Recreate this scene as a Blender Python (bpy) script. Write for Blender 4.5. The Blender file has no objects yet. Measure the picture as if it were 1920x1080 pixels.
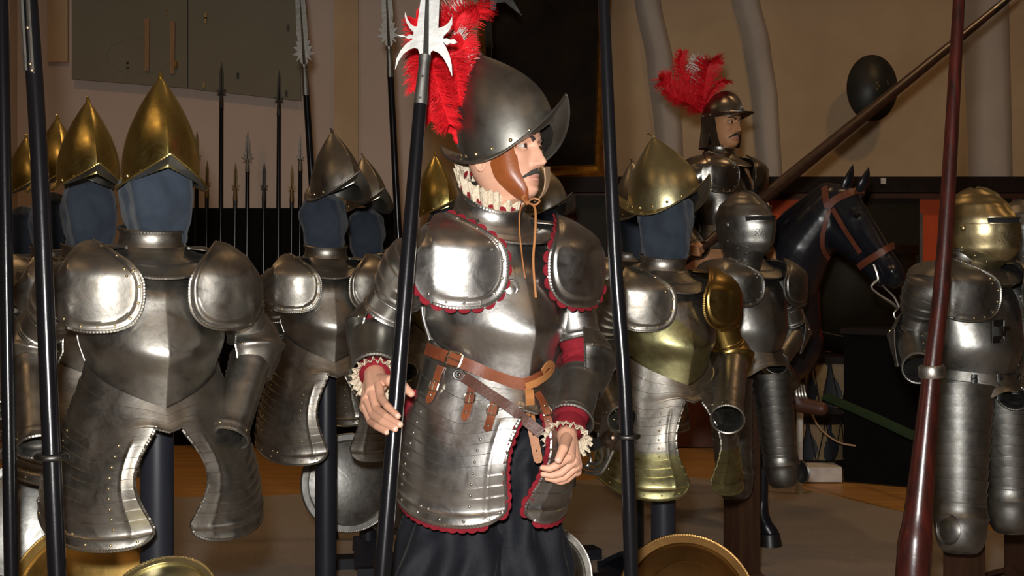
import bpy, bmesh, math, random
import numpy as np
from mathutils import Vector as V, Matrix, noise, Euler
random.seed(7)
S = bpy.context.scene; COL = S.collection
PI = math.pi; R = math.radians
FPX, CAMZ, HY = 2200.0, 1.38, 522.0          # focal length in px, lens height, horizon row

def W(px, py, Y):
    return V(((px-960)*Y/FPX, Y, CAMZ-(py-HY)*Y/FPX))

# ---------------------------------------------------------------- objects
def tag(o, label=None, cat=None, group=None, kind=None):
    for k, v in (('label', label), ('category', cat), ('group', group), ('kind', kind)):
        if v: o[k] = v
    return o
def empty(name, loc, rz=0, rx=0, s=1, parent=None, label=None, cat=None, group=None):
    o = bpy.data.objects.new(name, None); COL.objects.link(o)
    o.location = loc; o.rotation_euler = (rx, 0, rz); o.scale = (s, s, s)
    o.empty_display_size = .05
    if parent: o.parent = parent
    return tag(o, label, cat, group)
def mat4(o):
    return Matrix.LocRotScale(o.location, o.rotation_euler, o.scale)
class Fr:
    """local frame of a root object: L() turns an image point at a depth into its coordinates"""
    def __init__(s, o): s.m = mat4(o); s.i = s.m.inverted()
    def L(s, px, py, Y): return s.i @ W(px, py, Y)
def children(o): return [c for c in bpy.data.objects if c.parent == o]
def copy_tree(o, parent=None, name=None):
    c = o.copy(); COL.objects.link(c)
    if parent: c.parent = parent
    for ch in children(o): copy_tree(ch, c)
    return c

def cr(pts, t):
    """Catmull-Rom through a list of Vectors / floats / tuples, t in 0..1"""
    n = len(pts)-1; x = min(max(t, 0), 1)*n; i = min(int(x), n-1); f = x-i
    P = lambda k: pts[min(max(k, 0), n)]
    a, b, c, d = P(i-1), P(i), P(i+1), P(i+2)
    return b*(2*f**3-3*f**2+1) + c*(-2*f**3+3*f**2) + (c-a)*.5*(f**3-2*f**2+f) + (d-b)*.5*(f**3-f**2)
def tab(tbl, x):
    """smooth lookup in ((x, y), ...)"""
    if x <= tbl[0][0]: return tbl[0][1]
    for (x0, y0), (x1, y1) in zip(tbl, tbl[1:]):
        if x <= x1:
            f = (x-x0)/(x1-x0); f = f*f*(3-2*f)*.5 + f*.5
            return y0+(y1-y0)*f
    return tbl[-1][1]
def sm(a, b, x):
    f = min(max((x-a)/(b-a), 0), 1); return f*f*(3-2*f)
def g(x, s): return math.exp(-(x/s)**2)

class MB:
    def __init__(s): s.v = []; s.f = []; s.m = []
    def add(s, vs, fs, mi=0):
        b = len(s.v); s.v += [tuple(p) for p in vs]
        s.f += [tuple(b+i for i in q) for q in fs]; s.m += [mi]*len(fs)
    def grid(s, f, us, vs, cu=False, th=0, mi=0, mf=None, mi_in=None):
        if isinstance(us, int): us = [i/us for i in range(us+(0 if cu else 1))]
        if isinstance(vs, int): vs = [i/vs for i in range(vs+1)]
        nu, nv = len(us), len(vs)
        P = np.array([[tuple(f(u, v)) for u in us] for v in vs], float)
        ku = nu if cu else nu-1
        q = lambda o, i, j: o+i*nu+(j % nu)
        fs = [(q(0,i,j), q(0,i,j+1), q(0,i+1,j+1), q(0,i+1,j)) for i in range(nv-1) for j in range(ku)]
        mm = [mf(us[j], vs[i]) if mf else mi for i in range(nv-1) for j in range(ku)]
        A = P.reshape(-1, 3)
        if th:
            du = np.roll(P, -1, 1)-np.roll(P, 1, 1) if cu else np.gradient(P, axis=1)
            dv = np.gradient(P, axis=0)
            n = np.cross(du, dv); l = np.linalg.norm(n, axis=2, keepdims=True); n = n/np.maximum(l, 1e-9)
            B = (P-n*th).reshape(-1, 3); o = nu*nv
            fs2 = [tuple(o+k for k in reversed(x)) for x in fs]
            ed = []
            for j in range(ku):
                ed.append((q(0,0,j+1), q(0,0,j), q(o,0,j), q(o,0,j+1)))
                ed.append((q(0,nv-1,j), q(0,nv-1,j+1), q(o,nv-1,j+1), q(o,nv-1,j)))
            if not cu:
                for i in range(nv-1):
                    ed.append((q(0,i,0), q(0,i+1,0), q(o,i+1,0), q(o,i,0)))
                    ed.append((q(0,i+1,nu-1), q(0,i,nu-1), q(o,i,nu-1), q(o,i+1,nu-1)))
            A = np.vstack([A, B]); fs = fs+fs2+ed; mm = mm+(mm if mi_in is None else [mi_in]*len(mm))+[mi]*len(ed)
        b = len(s.v); s.v += [tuple(p) for p in A.tolist()]
        s.f += [tuple(b+i for i in x) for x in fs]; s.m += mm
    def tube(s, pts, r, n=8, closed=False, rope=0, mi=0, caps=True, flat=1.0, up=None):
        pts = [V(p) for p in pts]; k = len(pts)
        if k < 2: return
        if rope and not isinstance(r, (list, tuple)):
            out = []
            for i in range(k if closed else k-1):
                A, B = pts[i], pts[(i+1) % k]; m = max(1, int((B-A).length/.0023+.5))
                out += [A.lerp(B, j/m) for j in range(m)]
            if not closed: out.append(pts[-1])
            pts = out; k = len(pts)
        rr = r if isinstance(r, (list, tuple)) else [r]*k
        T = []
        for i in range(k):
            a = pts[i-1] if (i or closed) else pts[0]
            b = pts[(i+1) % k] if (i < k-1 or closed) else pts[-1]
            t = b-a; T.append(t.normalized() if t.length > 1e-9 else V((0,0,1)))
        N = V(up) if up else T[0].orthogonal()
        vs = []; L = 0
        for i in range(k):
            if up: N = V(up)
            N = N-T[i]*N.dot(T[i])
            N = N.normalized() if N.length > 1e-6 else T[i].orthogonal().normalized()
            Bn = T[i].cross(N)
            if i: L += (pts[i]-pts[i-1]).length
            for j in range(n):
                a = 2*PI*j/n
                q = rr[i]*(1+(.16*math.cos(2*(a-L*rope)) if rope else 0))
                vs.append(pts[i]+N*(q*math.cos(a))+Bn*(q*flat*math.sin(a)))
        fs = []
        for i in range(k if closed else k-1):
            i2 = (i+1) % k
            for j in range(n):
                j2 = (j+1) % n
                fs.append((i*n+j, i*n+j2, i2*n+j2, i2*n+j))
        if caps and not closed:
            fs.append(tuple(reversed(range(n)))); fs.append(tuple((k-1)*n+j for j in range(n)))
        s.add(vs, fs, mi)
    def ball(s, c, r, n=10, m=6, mi=0, M=None):
        c = V(c); r = V((r, r, r)) if not hasattr(r, '__len__') else V(r)
        def f(u, v):
            a = 2*PI*u; b = PI*(v-.5)*.9999
            p = V((r.x*math.cos(b)*math.cos(a), r.y*math.cos(b)*math.sin(a), r.z*math.sin(b)))
            return c+(M @ p if M else p)
        s.grid(f, n, m, cu=True, mi=mi)
    def rivet(s, c, nrm, r, mi=1):
        c = V(c); nrm = V(nrm).normalized(); a = nrm.orthogonal().normalized(); b = nrm.cross(a)
        vs = []; fs = []
        for k, (q, h) in enumerate(((1, 0), (.85, .5), (.45, .8))):
            for j in range(7):
                t = 2*PI*j/7; vs.append(c+(a*math.cos(t)+b*math.sin(t))*(r*q)+nrm*(r*h))
        vs.append(c+nrm*r*.9)
        for k in range(2):
            for j in range(7):
                fs.append((k*7+j, k*7+(j+1) % 7, k*7+7+(j+1) % 7, k*7+7+j))
        for j in range(7): fs.append((14+j, 14+(j+1) % 7, 21))
        s.add(vs, fs, mi)
    def rivets(s, f, uv, r=.0035, mi=1):
        for u, v in uv:
            e = 1e-3; p = V(f(u, v)); d1 = V(f(u+e, v))-V(f(u-e, v)); d2 = V(f(u, v+e))-V(f(u, v-e))
            nn = d1.cross(d2)
            if nn.length < 1e-12: continue
            s.rivet(p, nn, r, mi)
    def lathe(s, prof, c=(0,0,0), axis=(0,0,1), n=32, mi=0, th=0):
        c = V(c); ax = V(axis).normalized(); a = ax.orthogonal().normalized(); b = ax.cross(a)
        def f(u, v):
            k = v*(len(prof)-1); i = min(int(k+1e-6), len(prof)-2); q = k-i
            r = prof[i][0]+(prof[i+1][0]-prof[i][0])*q; h = prof[i][1]+(prof[i+1][1]-prof[i][1])*q
            t = 2*PI*u
            return c+(a*math.cos(t)+b*math.sin(t))*max(r, 1e-4)+ax*h
        s.grid(f, n, len(prof)-1, cu=True, mi=mi, th=th)
    def box(s, c, d, M=None, mi=0):
        c = V(c); hx, hy, hz = d[0]/2, d[1]/2, d[2]/2
        vs = [V((x*hx, y*hy, z*hz)) for x in (-1,1) for y in (-1,1) for z in (-1,1)]
        vs = [c+(M @ p if M else p) for p in vs]
        s.add(vs, [(0,1,3,2),(4,6,7,5),(0,4,5,1),(2,3,7,6),(0,2,6,4),(1,5,7,3)], mi)
    def prism(s, poly, d0, d1, fn, mi=0):
        """polygon (list of 2-D points) extruded between depths; fn(x, y, d) -> 3-D point"""
        from mathutils.geometry import tessellate_polygon
        n = len(poly); tri = tessellate_polygon([[V((x, y, 0)) for x, y in poly]])
        vs = [fn(x, y, d0) for x, y in poly]+[fn(x, y, d1) for x, y in poly]
        fs = [tuple(t) for t in tri]+[tuple(n+i for i in reversed(t)) for t in tri]
        fs += [(i, (i+1) % n, n+(i+1) % n, n+i) for i in range(n)]
        s.add(vs, fs, mi)
    def build(s, name, mats, parent=None, angle=42, smooth=True, label=None):
        me = bpy.data.meshes.new(name); me.from_pydata(s.v, [], s.f)
        mats = mats if isinstance(mats, (list, tuple)) else [mats]
        for m in mats: me.materials.append(m)
        me.polygons.foreach_set('material_index', [min(i, len(mats)-1) for i in s.m])
        bm = bmesh.new(); bm.from_mesh(me)
        bmesh.ops.recalc_face_normals(bm, faces=bm.faces); bm.to_mesh(me); bm.free()
        if smooth:
            me.polygons.foreach_set('use_smooth', [True]*len(me.polygons))
            me.set_sharp_from_angle(angle=R(angle))
        me.update()
        o = bpy.data.objects.new(name, me); COL.objects.link(o)
        if parent: o.parent = parent
        if label: o['label'] = label
        return o
    def mirror(s):
        s.v = [(-x, y, z) for x, y, z in s.v]; return s

def capsules(segs, n=12):
    m = MB()
    for p0, r0, p1, r1 in segs:
        p0, p1 = V(p0), V(p1); d = (p1-p0); L = d.length
        if L < 1e-6: d = V((0, 0, 1))
        d.normalize(); pts = []; rr = []
        for k in range(1, 6):
            a = PI/2*k/5; pts.append(p0-d*r0*math.cos(a)); rr.append(max(r0*math.sin(a), 1e-4))
        for k in range(0, 5):
            a = PI/2*k/5; pts.append(p1+d*r1*math.sin(a)); rr.append(max(r1*math.cos(a), 1e-4))
        m.tube(pts, rr, n)
    return m
def remesh(mb, voxel, it=3):
    """one continuous surface grown over the union of the pieces; returns (verts, faces)"""
    o = mb.build('temp_body', [], None, smooth=False)
    md = o.modifiers.new('r', 'REMESH'); md.mode = 'VOXEL'; md.voxel_size = voxel
    if it:
        ms = o.modifiers.new('s', 'SMOOTH'); ms.iterations = it; ms.factor = .5
    dg = bpy.context.evaluated_depsgraph_get(); dg.update()
    me = bpy.data.meshes.new_from_object(o.evaluated_get(dg))
    vs = [tuple(v.co) for v in me.vertices]; fs = [tuple(p.vertices) for p in me.polygons]
    od = o.data; bpy.data.objects.remove(o); bpy.data.meshes.remove(od); bpy.data.meshes.remove(me)
    return vs, fs

# ---------------------------------------------------------------- materials
def nt(name):
    m = bpy.data.materials.new(name); m.use_nodes = True
    return m, m.node_tree.nodes, m.node_tree.links, m.node_tree.nodes['Principled BSDF']
def ramp(N, stops):
    r = N.new('ShaderNodeValToRGB'); e = r.color_ramp.elements
    while len(e) < len(stops): e.new(.5)
    for x, (p, c) in zip(e, stops): x.position = p; x.color = (*c, 1)
    return r
def noi(N, L, scale, det=6, rough=.6, dist=0, stretch=None):
    tc = N.new('ShaderNodeTexCoord'); n = N.new('ShaderNodeTexNoise')
    n.inputs['Scale'].default_value = scale; n.inputs['Detail'].default_value = det
    n.inputs['Roughness'].default_value = rough; n.inputs['Distortion'].default_value = dist
    if stretch:
        mp = N.new('ShaderNodeMapping'); mp.inputs['Scale'].default_value = stretch
        L.new(tc.outputs['Object'], mp.inputs['Vector']); L.new(mp.outputs[0], n.inputs['Vector'])
    else: L.new(tc.outputs['Object'], n.inputs['Vector'])
    return n
def metal(name, hi, lo, stain, r0=.28, r1=.48, sc=5, bump=.035, st=.6):
    m, N, L, b = nt(name)
    b.inputs['Metallic'].default_value = 1
    n1 = noi(N, L, sc, 8, .65, .4); n2 = noi(N, L, sc*3.1, 8, .7, .8)
    c1 = ramp(N, [(.32, lo), (.62, hi)]); L.new(n1.outputs[0], c1.inputs[0])
    k = ramp(N, [(.5, (0,0,0)), (.72, (1,1,1))]); L.new(n2.outputs[0], k.inputs[0])
    ml = N.new('ShaderNodeMath'); ml.operation = 'MULTIPLY'; ml.inputs[1].default_value = st
    L.new(k.outputs[0], ml.inputs[0])
    mx = N.new('ShaderNodeMix'); mx.data_type = 'RGBA'
    L.new(ml.outputs[0], mx.inputs[0]); L.new(c1.outputs[0], mx.inputs[6]); mx.inputs[7].default_value = (*stain, 1)
    L.new(mx.outputs[2], b.inputs['Base Color'])
    mr = N.new('ShaderNodeMapRange'); mr.inputs['To Min'].default_value = r0; mr.inputs['To Max'].default_value = r1
    mr.inputs['From Min'].default_value = .3; mr.inputs['From Max'].default_value = .7
    L.new(n2.outputs[0], mr.inputs[0]); L.new(mr.outputs[0], b.inputs['Roughness'])
    n3 = noi(N, L, 38, 3, .5); bp = N.new('ShaderNodeBump'); bp.inputs['Strength'].default_value = bump
    bp.inputs['Distance'].default_value = .02
    L.new(n3.outputs[0], bp.inputs['Height']); L.new(bp.outputs[0], b.inputs['Normal'])
    return m
def plain(name, c, rough=.5, c2=None, sc=8, bump=0, bsc=60, metallic=0, spec=.5, sheen=0, stretch=None, coat=0, sss=0):
    m, N, L, b = nt(name)
    b.inputs['Roughness'].default_value = rough; b.inputs['Metallic'].default_value = metallic
    b.inputs['Specular IOR Level'].default_value = spec
    b.inputs['Coat Weight'].default_value = coat; b.inputs['Coat Roughness'].default_value = .15
    if sheen: b.inputs['Sheen Weight'].default_value = sheen; b.inputs['Sheen Roughness'].default_value = .4
    if sss:
        b.inputs['Subsurface Weight'].default_value = sss; b.inputs['Subsurface Radius'].default_value = (.008, .003, .002)
        b.inputs['Subsurface Scale'].default_value = 1
    n = noi(N, L, sc, 6, .6, .3, stretch)
    c2 = c2 or tuple(x*.72 for x in c)
    r = ramp(N, [(.35, c2), (.65, c)]); L.new(n.outputs[0], r.inputs[0]); L.new(r.outputs[0], b.inputs['Base Color'])
    if bump:
        n3 = noi(N, L, bsc, 4, .6); bp = N.new('ShaderNodeBump'); bp.inputs['Strength'].default_value = bump
        bp.inputs['Distance'].default_value = .01
        L.new(n3.outputs[0], bp.inputs['Height']); L.new(bp.outputs[0], b.inputs['Normal'])
    return m
M = {}
M['steel'] = metal('aged_steel', (.40,.385,.35), (.24,.225,.195), (.19,.14,.09), .3, .5)
M['bright'] = metal('polished_steel', (.54,.53,.51), (.38,.37,.35), (.24,.19,.15), .27, .44, st=.35)
M['dull'] = metal('grey_steel', (.30,.30,.285), (.19,.19,.178), (.16,.13,.10), .32, .5)
M['black'] = metal('blued_steel', (.29,.285,.26), (.20,.195,.175), (.16,.13,.10), .40, .52, bump=.02, st=.2)
M['gilt'] = metal('gilded_brass', (.74,.60,.21), (.54,.42,.13), (.24,.17,.06), .22, .38, st=.4)
M['brass'] = metal('patinated_brass', (.52,.45,.2), (.36,.31,.14), (.28,.27,.15), .3, .45)
M['pale_brass'] = metal('pale_brass', (.56,.51,.3), (.44,.4,.22), (.35,.32,.19), .3, .42, st=.3)
M['shield_brass'] = metal('shield_brass', (.62,.42,.14), (.42,.26,.07), (.3,.2,.07), .34, .5, sc=3)
M['rivet'] = plain('brass_rivet', (.70,.56,.30), .38, metallic=1)
M['srivet'] = plain('steel_rivet', (.55,.53,.48), .38, metallic=1)
M['blade'] = metal('blade_steel', (.30,.30,.29), (.24,.24,.23), (.18,.18,.165), .42, .56, st=.2)
M['cloth'] = plain('navy_cloth', (.034,.044,.060), .9, (.024,.032,.046), 14, .3, 400, spec=.15, sheen=.15)
M['velvet'] = plain('dark_velvet', (.007,.008,.012), .7, (.005,.006,.009), 9, .15, 90, spec=.25, sheen=.03)
M['red'] = plain('red_felt', (.23,.016,.025), .9, (.17,.012,.019), 20, .2, 300, spec=.1)
M['lace'] = plain('cream_lace', (.82,.72,.55), .9, (.62,.52,.38), 160, .8, 220, spec=.1)
M['skin'] = plain('skin', (.66,.365,.25), .5, (.58,.31,.21), 10, .03, 200, spec=.35, sss=.15)
M['lip'] = plain('lips', (.57,.28,.21), .45, spec=.4)
M['nail'] = plain('fingernail', (.74,.46,.36), .3, spec=.5)
M['tan_skin'] = plain('tanned_skin', (.50,.25,.12), .5, (.42,.2,.09), 10, spec=.3)
M['hair'] = plain('black_hair', (.02,.016,.014), .6, (.03,.024,.02), 60, .5, 300)
M['eye'] = plain('eye_white', (.42,.40,.37), .25, (.40,.37,.34)); M['iris'] = plain('iris', (.06,.035,.02), .15)
M['leather'] = plain('brown_leather', (.20,.055,.02), .42, (.12,.03,.012), 14, .07, 120)
M['tan'] = plain('tan_leather', (.40,.17,.055), .5, (.30,.11,.035), 14, .07, 120)
M['flap'] = plain('cheek_leather', (.27,.075,.018), .38, (.18,.045,.012), 9, .05, 120)
M['buff'] = plain('pale_leather', (.55,.36,.22), .6)
M['buckle'] = plain('buckle_metal', (.7,.64,.5), .25, metallic=1)
M['plume'] = plain('red_feather', (.72,.012,.02), .6, (.55,.008,.014), 30, spec=.25)
M['white_plume'] = plain('white_feather', (.75,.68,.62), .6, spec=.25)
M['staff'] = plain('black_staff', (.004,.004,.005), .21, (.006,.006,.007), 20, .03, 30, stretch=(1,1,.1))
M['iron'] = metal('dark_iron', (.13,.13,.125), (.08,.08,.075), (.06,.05,.04), .3, .5)
M['spear'] = metal('spear_steel', (.38,.37,.34), (.26,.25,.22), (.16,.13,.09), .35, .5)
M['spear_brass'] = metal('spear_brass', (.36,.27,.13), (.24,.18,.08), (.12,.1,.05), .35, .5)
M['post'] = plain('black_post', (.012,.013,.018), .35, (.016,.018,.026), 5)
M['wood_post'] = plain('dark_wood', (.05,.022,.010), .5, (.03,.012,.006), 9, .1, 40, stretch=(4,4,.4))
M['lance'] = plain('red_lance_wood', (.055,.009,.006), .3, (.016,.005,.004), 22, .05, 40, stretch=(3,3,.25), coat=.25)
M['lance2'] = plain('brown_lance_wood', (.05,.022,.012), .4, (.03,.013,.008), 20, stretch=(1,1,1))
M['horse'] = plain('black_lacquer', (.007,.008,.012), .3, (.009,.01,.015), 4, .05, 20)
M['hoof'] = plain('hoof', (.015,.014,.014), .4)
M['dark'] = plain('black_void', (.004,.004,.004), .8)
M['black_leather'] = plain('black_leather', (.02,.02,.022), .4, bump=.2, bsc=60)
M['must'] = plain('grey_black_hair', (.05,.045,.042), .7, (.03,.027,.025), 60, .5, 300)
M['bronzed'] = metal('bronzed_gilding', (.46,.32,.10), (.28,.19,.06), (.16,.11,.05), .26, .42, st=.5)
M['boot'] = plain('dark_brown_leather', (.075,.024,.012), .5, (.05,.016,.008), 10)
# ---------------------------------------------------------------- armour (local frame: front is -y, feet at z = 0)
def saw(v, n, h=.003):
    f = (v*n) % 1.0
    return h*(1-f)
def lam(n, a=0.0, b=1.0, k=2):
    out = []
    for i in range(n):
        for j in range(k+1):
            out.append(a+(b-a)*(i+min(max(j/k, .004), .985))/n)
    out[0] = a; out[-1] = b
    return out

DIM = dict(zc=1.50, zt=1.405, zw=1.155, zv=1.047, ridge=.034, a0=.135, a1=.178, a2=.15, b1=.150, b2=.172, b3=.128,
           zb=.765, hip=.205, gap=.045, rope=True, closed=False)

def torso(root, mt, D=None, rv=1, quality=1.0):
    """gorget, breastplate, backplate, fauld and tassets of one armour"""
    P = dict(DIM); P.update(D or {})
    MT = lambda k: [M[mt.get(k, mt['all'])], M[mt.get('rivet', 'rivet')], M[mt.get('rim', mt.get(k, mt['all']))]]
    q = quality; rp = 420 if P['rope'] else 0
    def ed(mb, pts, r=.0038, n=6, closed=False):
        mb.tube(pts, r, n, closed=closed, rope=rp, mi=2)
    def A(t): return tab(((0, P['a0']), (.35, P['a1']), (.7, P['a1']*.97), (1, P['a2'])), t)
    def B(t): return tab(((0, .095), (.25, P['b1']*.92), (.7, P['b2']), (1, P['b3'])), t)
    def breast(u, t, e=0):
        th = (u-.5)*2*R(102); w = abs(th)/R(102)
        zt = P['zt']-.125*sm(.36, .75, w)+.012*sm(.1, .4, w); zb = P['zw']-(P['zw']-P['zv'])*max(0, 1-w*1.13)
        z = zt+(zb-zt)*t
        tt = min(max((P['zt']-z)/(P['zt']-P['zw']), 0), 1.3); tq = min(tt, 1)
        a = A(tq)+e; b = B(t*.5+tq*.5)+e
        s, c = math.sin(th), math.cos(th)
        x = a*math.copysign(abs(s)**.92, s)
        y = -b*(max(c, 0)**.85 if c > 0 else -abs(c)**.9*.6)
        y -= P['ridge']*(.35+.65*tq)*max(0, 1-abs(th)/R(46))*(1 if c > 0 else 0)
        return V((x, y+.005, z))
    mb = MB()
    us = sorted(set([i/int(44*q) for i in range(int(44*q)+1)]+[.5, .497, .503]))
    mb.grid(breast, us, int(30*q), th=.0025)
    ed(mb, [breast(i/60, 0)+V((0, -.001, .001)) for i in range(12, 49)], .0045)
    ed(mb, [breast(i/60, 1) for i in range(61)], .0035)
    if P['zw']-P['zv'] < .06:      # waist flange of the later breastplates
        mb.grid(lambda u, v: breast(u, 1)+V((math.sin((u-.5)*3.5)*.02*v, -.02*v*math.cos((u-.5)*3.5), -.012*v)), 30, 3, th=.002)
    bp = mb.build('breastplate', MT('breast'), root)
    def back(u, t):
        th = PI+(u-.5)*2*R(84)
        z = P['zt']+.03+(P['zw']-P['zt']-.03)*t
        a = A(t)+.003; b = .115+.02*math.sin(PI*t)
        return V((a*math.sin(th), -b*math.cos(th)+.012, z))
    mb = MB(); mb.grid(back, 24, 14, th=.0025); mb.build('backplate', MT('breast'), root)
    # gorget: standing collar + spreading lower plates
    zc = P['zc']
    prof = [(.080, zc+.004), (.077, zc-.004), (.077, zc-.02), (.082, zc-.035), (.0855, zc-.036), (.093, zc-.052), (.106, zc-.068), (.121, zc-.080), (.125, zc-.079), (.146, zc-.095), (.162, zc-.108)]
    def gor(u, v):
        k = v*(len(prof)-1); i = min(int(k+1e-6), len(prof)-2); f = k-i
        r = prof[i][0]*(1-f)+prof[i+1][0]*f; z = prof[i][1]*(1-f)+prof[i+1][1]*f
        th = 2*PI*u; fr = math.cos(th)
        k2 = sm(zc-.04, zc-.11, z) if False else min(max((zc-.036-z)/.075, 0), 1)
        return V((r*math.sin(th), -r*(1.0 if fr > 0 else .92)*fr+.012*(1-k2), z+P.get('gt', .012)*(1-k2)*(-fr)*(1 if v < .5 else .7)+k2*(.035*math.sin(th)**2)-.012*k2*max(fr, 0)))
    mb = MB(); mb.grid(gor, int(48*q), 20, cu=True, th=.002)
    ed(mb, [gor(i/60, 0) for i in range(60)], .0048, 6, True)
    ed(mb, [gor(i/60, .3)+V((0, 0, 0)) for i in range(60)], .0025, 5, True)
    ed(mb, [gor(i/60, 1) for i in range(60)], .0042, 6, True)
    if rv: mb.rivets(gor, [(x, .52) for x in (.06, .17, .3, .7, .83, .94)], .0038)
    mb.build('gorget', MT('gorget'), root)
    # fauld
    def fl(u, t):
        p = breast(u, 1, .004); th = (u-.5)*2*R(102); w = abs(u-.5)*2
        dz = -.068*(sm(.06, .5, w))-.030; fl_ = 1+.17*t*(.45+.55*w)
        q2 = V((p.x*fl_, p.y*(fl_ if p.y < 0 else 1), p.z+.022+(dz-.022)*t))
        o = saw(t, 3, .003); n = V((math.sin(th), -math.cos(th), 0)); q2 += n*(o+.002+(.02*t if p.y < 0 else .01*t))
        return q2
    mb = MB(); mb.grid(fl, us, lam(3), th=.002)
    if rv: mb.rivets(fl, [(x, .5) for x in (.16, .26, .36, .42, .58, .64, .74, .84)]+[(x, .85) for x in (.2, .34, .66, .8)], .0032)
    if not P['closed']: ed(mb, [fl(.5+(i/20-1)*.045, 1.0) for i in range(41)], .004)
    mb.build('fauld', MT('fauld'), root)
    if P['closed']: return breast, fl
    for sd in (-1, 1):
        NL = P.get('lames', 10)
        hip = P['hip'] if sd < 0 else P.get('hipR', P['hip']); gap = P['gap'] if sd < 0 else P.get('gapR', P['gap']); zb = P['zb']
        def tas(u, t, sd=sd, hip=hip, gap=gap, zb=zb, NL=NL):
            uu = .5+(.035+.43*u)*1.0
            p0 = fl(uu, .9); p0 = V((p0.x, p0.y, p0.z))
            a = u*R(97)
            p1 = V((gap+(hip-gap+.058)*math.sin(a), -.235*math.cos(a)**.8 if a < PI/2 else .22*(a-PI/2), zb+.05*u**2))
            if P.get('twist'): p1 = Matrix.Rotation(P['twist']*sd, 3, 'Z') @ p1
            s = t
            p = p0.lerp(p1, s)
            p.y -= .018*math.sin(PI*t)*math.cos(a*.8); p.x += .02*math.sin(PI*t)*u
            arch = P.get('arch', .05)*math.sin(PI*min(1, t*1.15))**1.2*(1-u)**3
            p.x += arch
            p.z -= .03*(u*(1-u))*4*t*.6
            # rounded lower inner corner
            c = max(0, (t-.86)/.14); p.x += .028*c**3*(1-u)**6
            if t < .86: o = saw(t/.86, NL, .0048)
            else: o = .002+.004*g(t-.9, .012)
            o += .0022*g(u-.13, .018)*(1 if .12 < t < .95 else 0)
            p.x += o*math.sin(a); p.y -= o*math.cos(a)
            return p if sd > 0 else V((-p.x, p.y, p.z))
        mb = MB()
        uu = sorted(set([(i/int(30*q)) for i in range(int(30*q)+1)]+[.1, .115, .13, .145, .16]))
        mb.grid(tas, uu, lam(NL, 0, .86, 3)+[.87, .885, .9, .915, .93, .96, .98, 1], th=.002)
        rim = [tas(0, i/50) for i in range(2, 51)]+[tas(i/30, 1) for i in range(1, 31)]+[tas(1, 1-i/20) for i in range(1, 10)]
        ed(mb, rim, .0042)
        if rv:
            mb.rivets(tas, [(.24, .86*(i+.6)/NL) for i in range(1, NL)]+[(.8, .86*(i+.6)/NL) for i in range(1, NL)], .0036)
            mb.rivets(tas, [(x, .955) for x in (.08, .25, .42, .6, .78, .93)]+[(.52, .885), (.58, .885)], .0036)
        mb.build('tasset', MT('tasset'), root)
        if sd > 0: P['tas'] = tas
        else: P['tasm'] = tas
    return breast, fl, P

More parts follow.
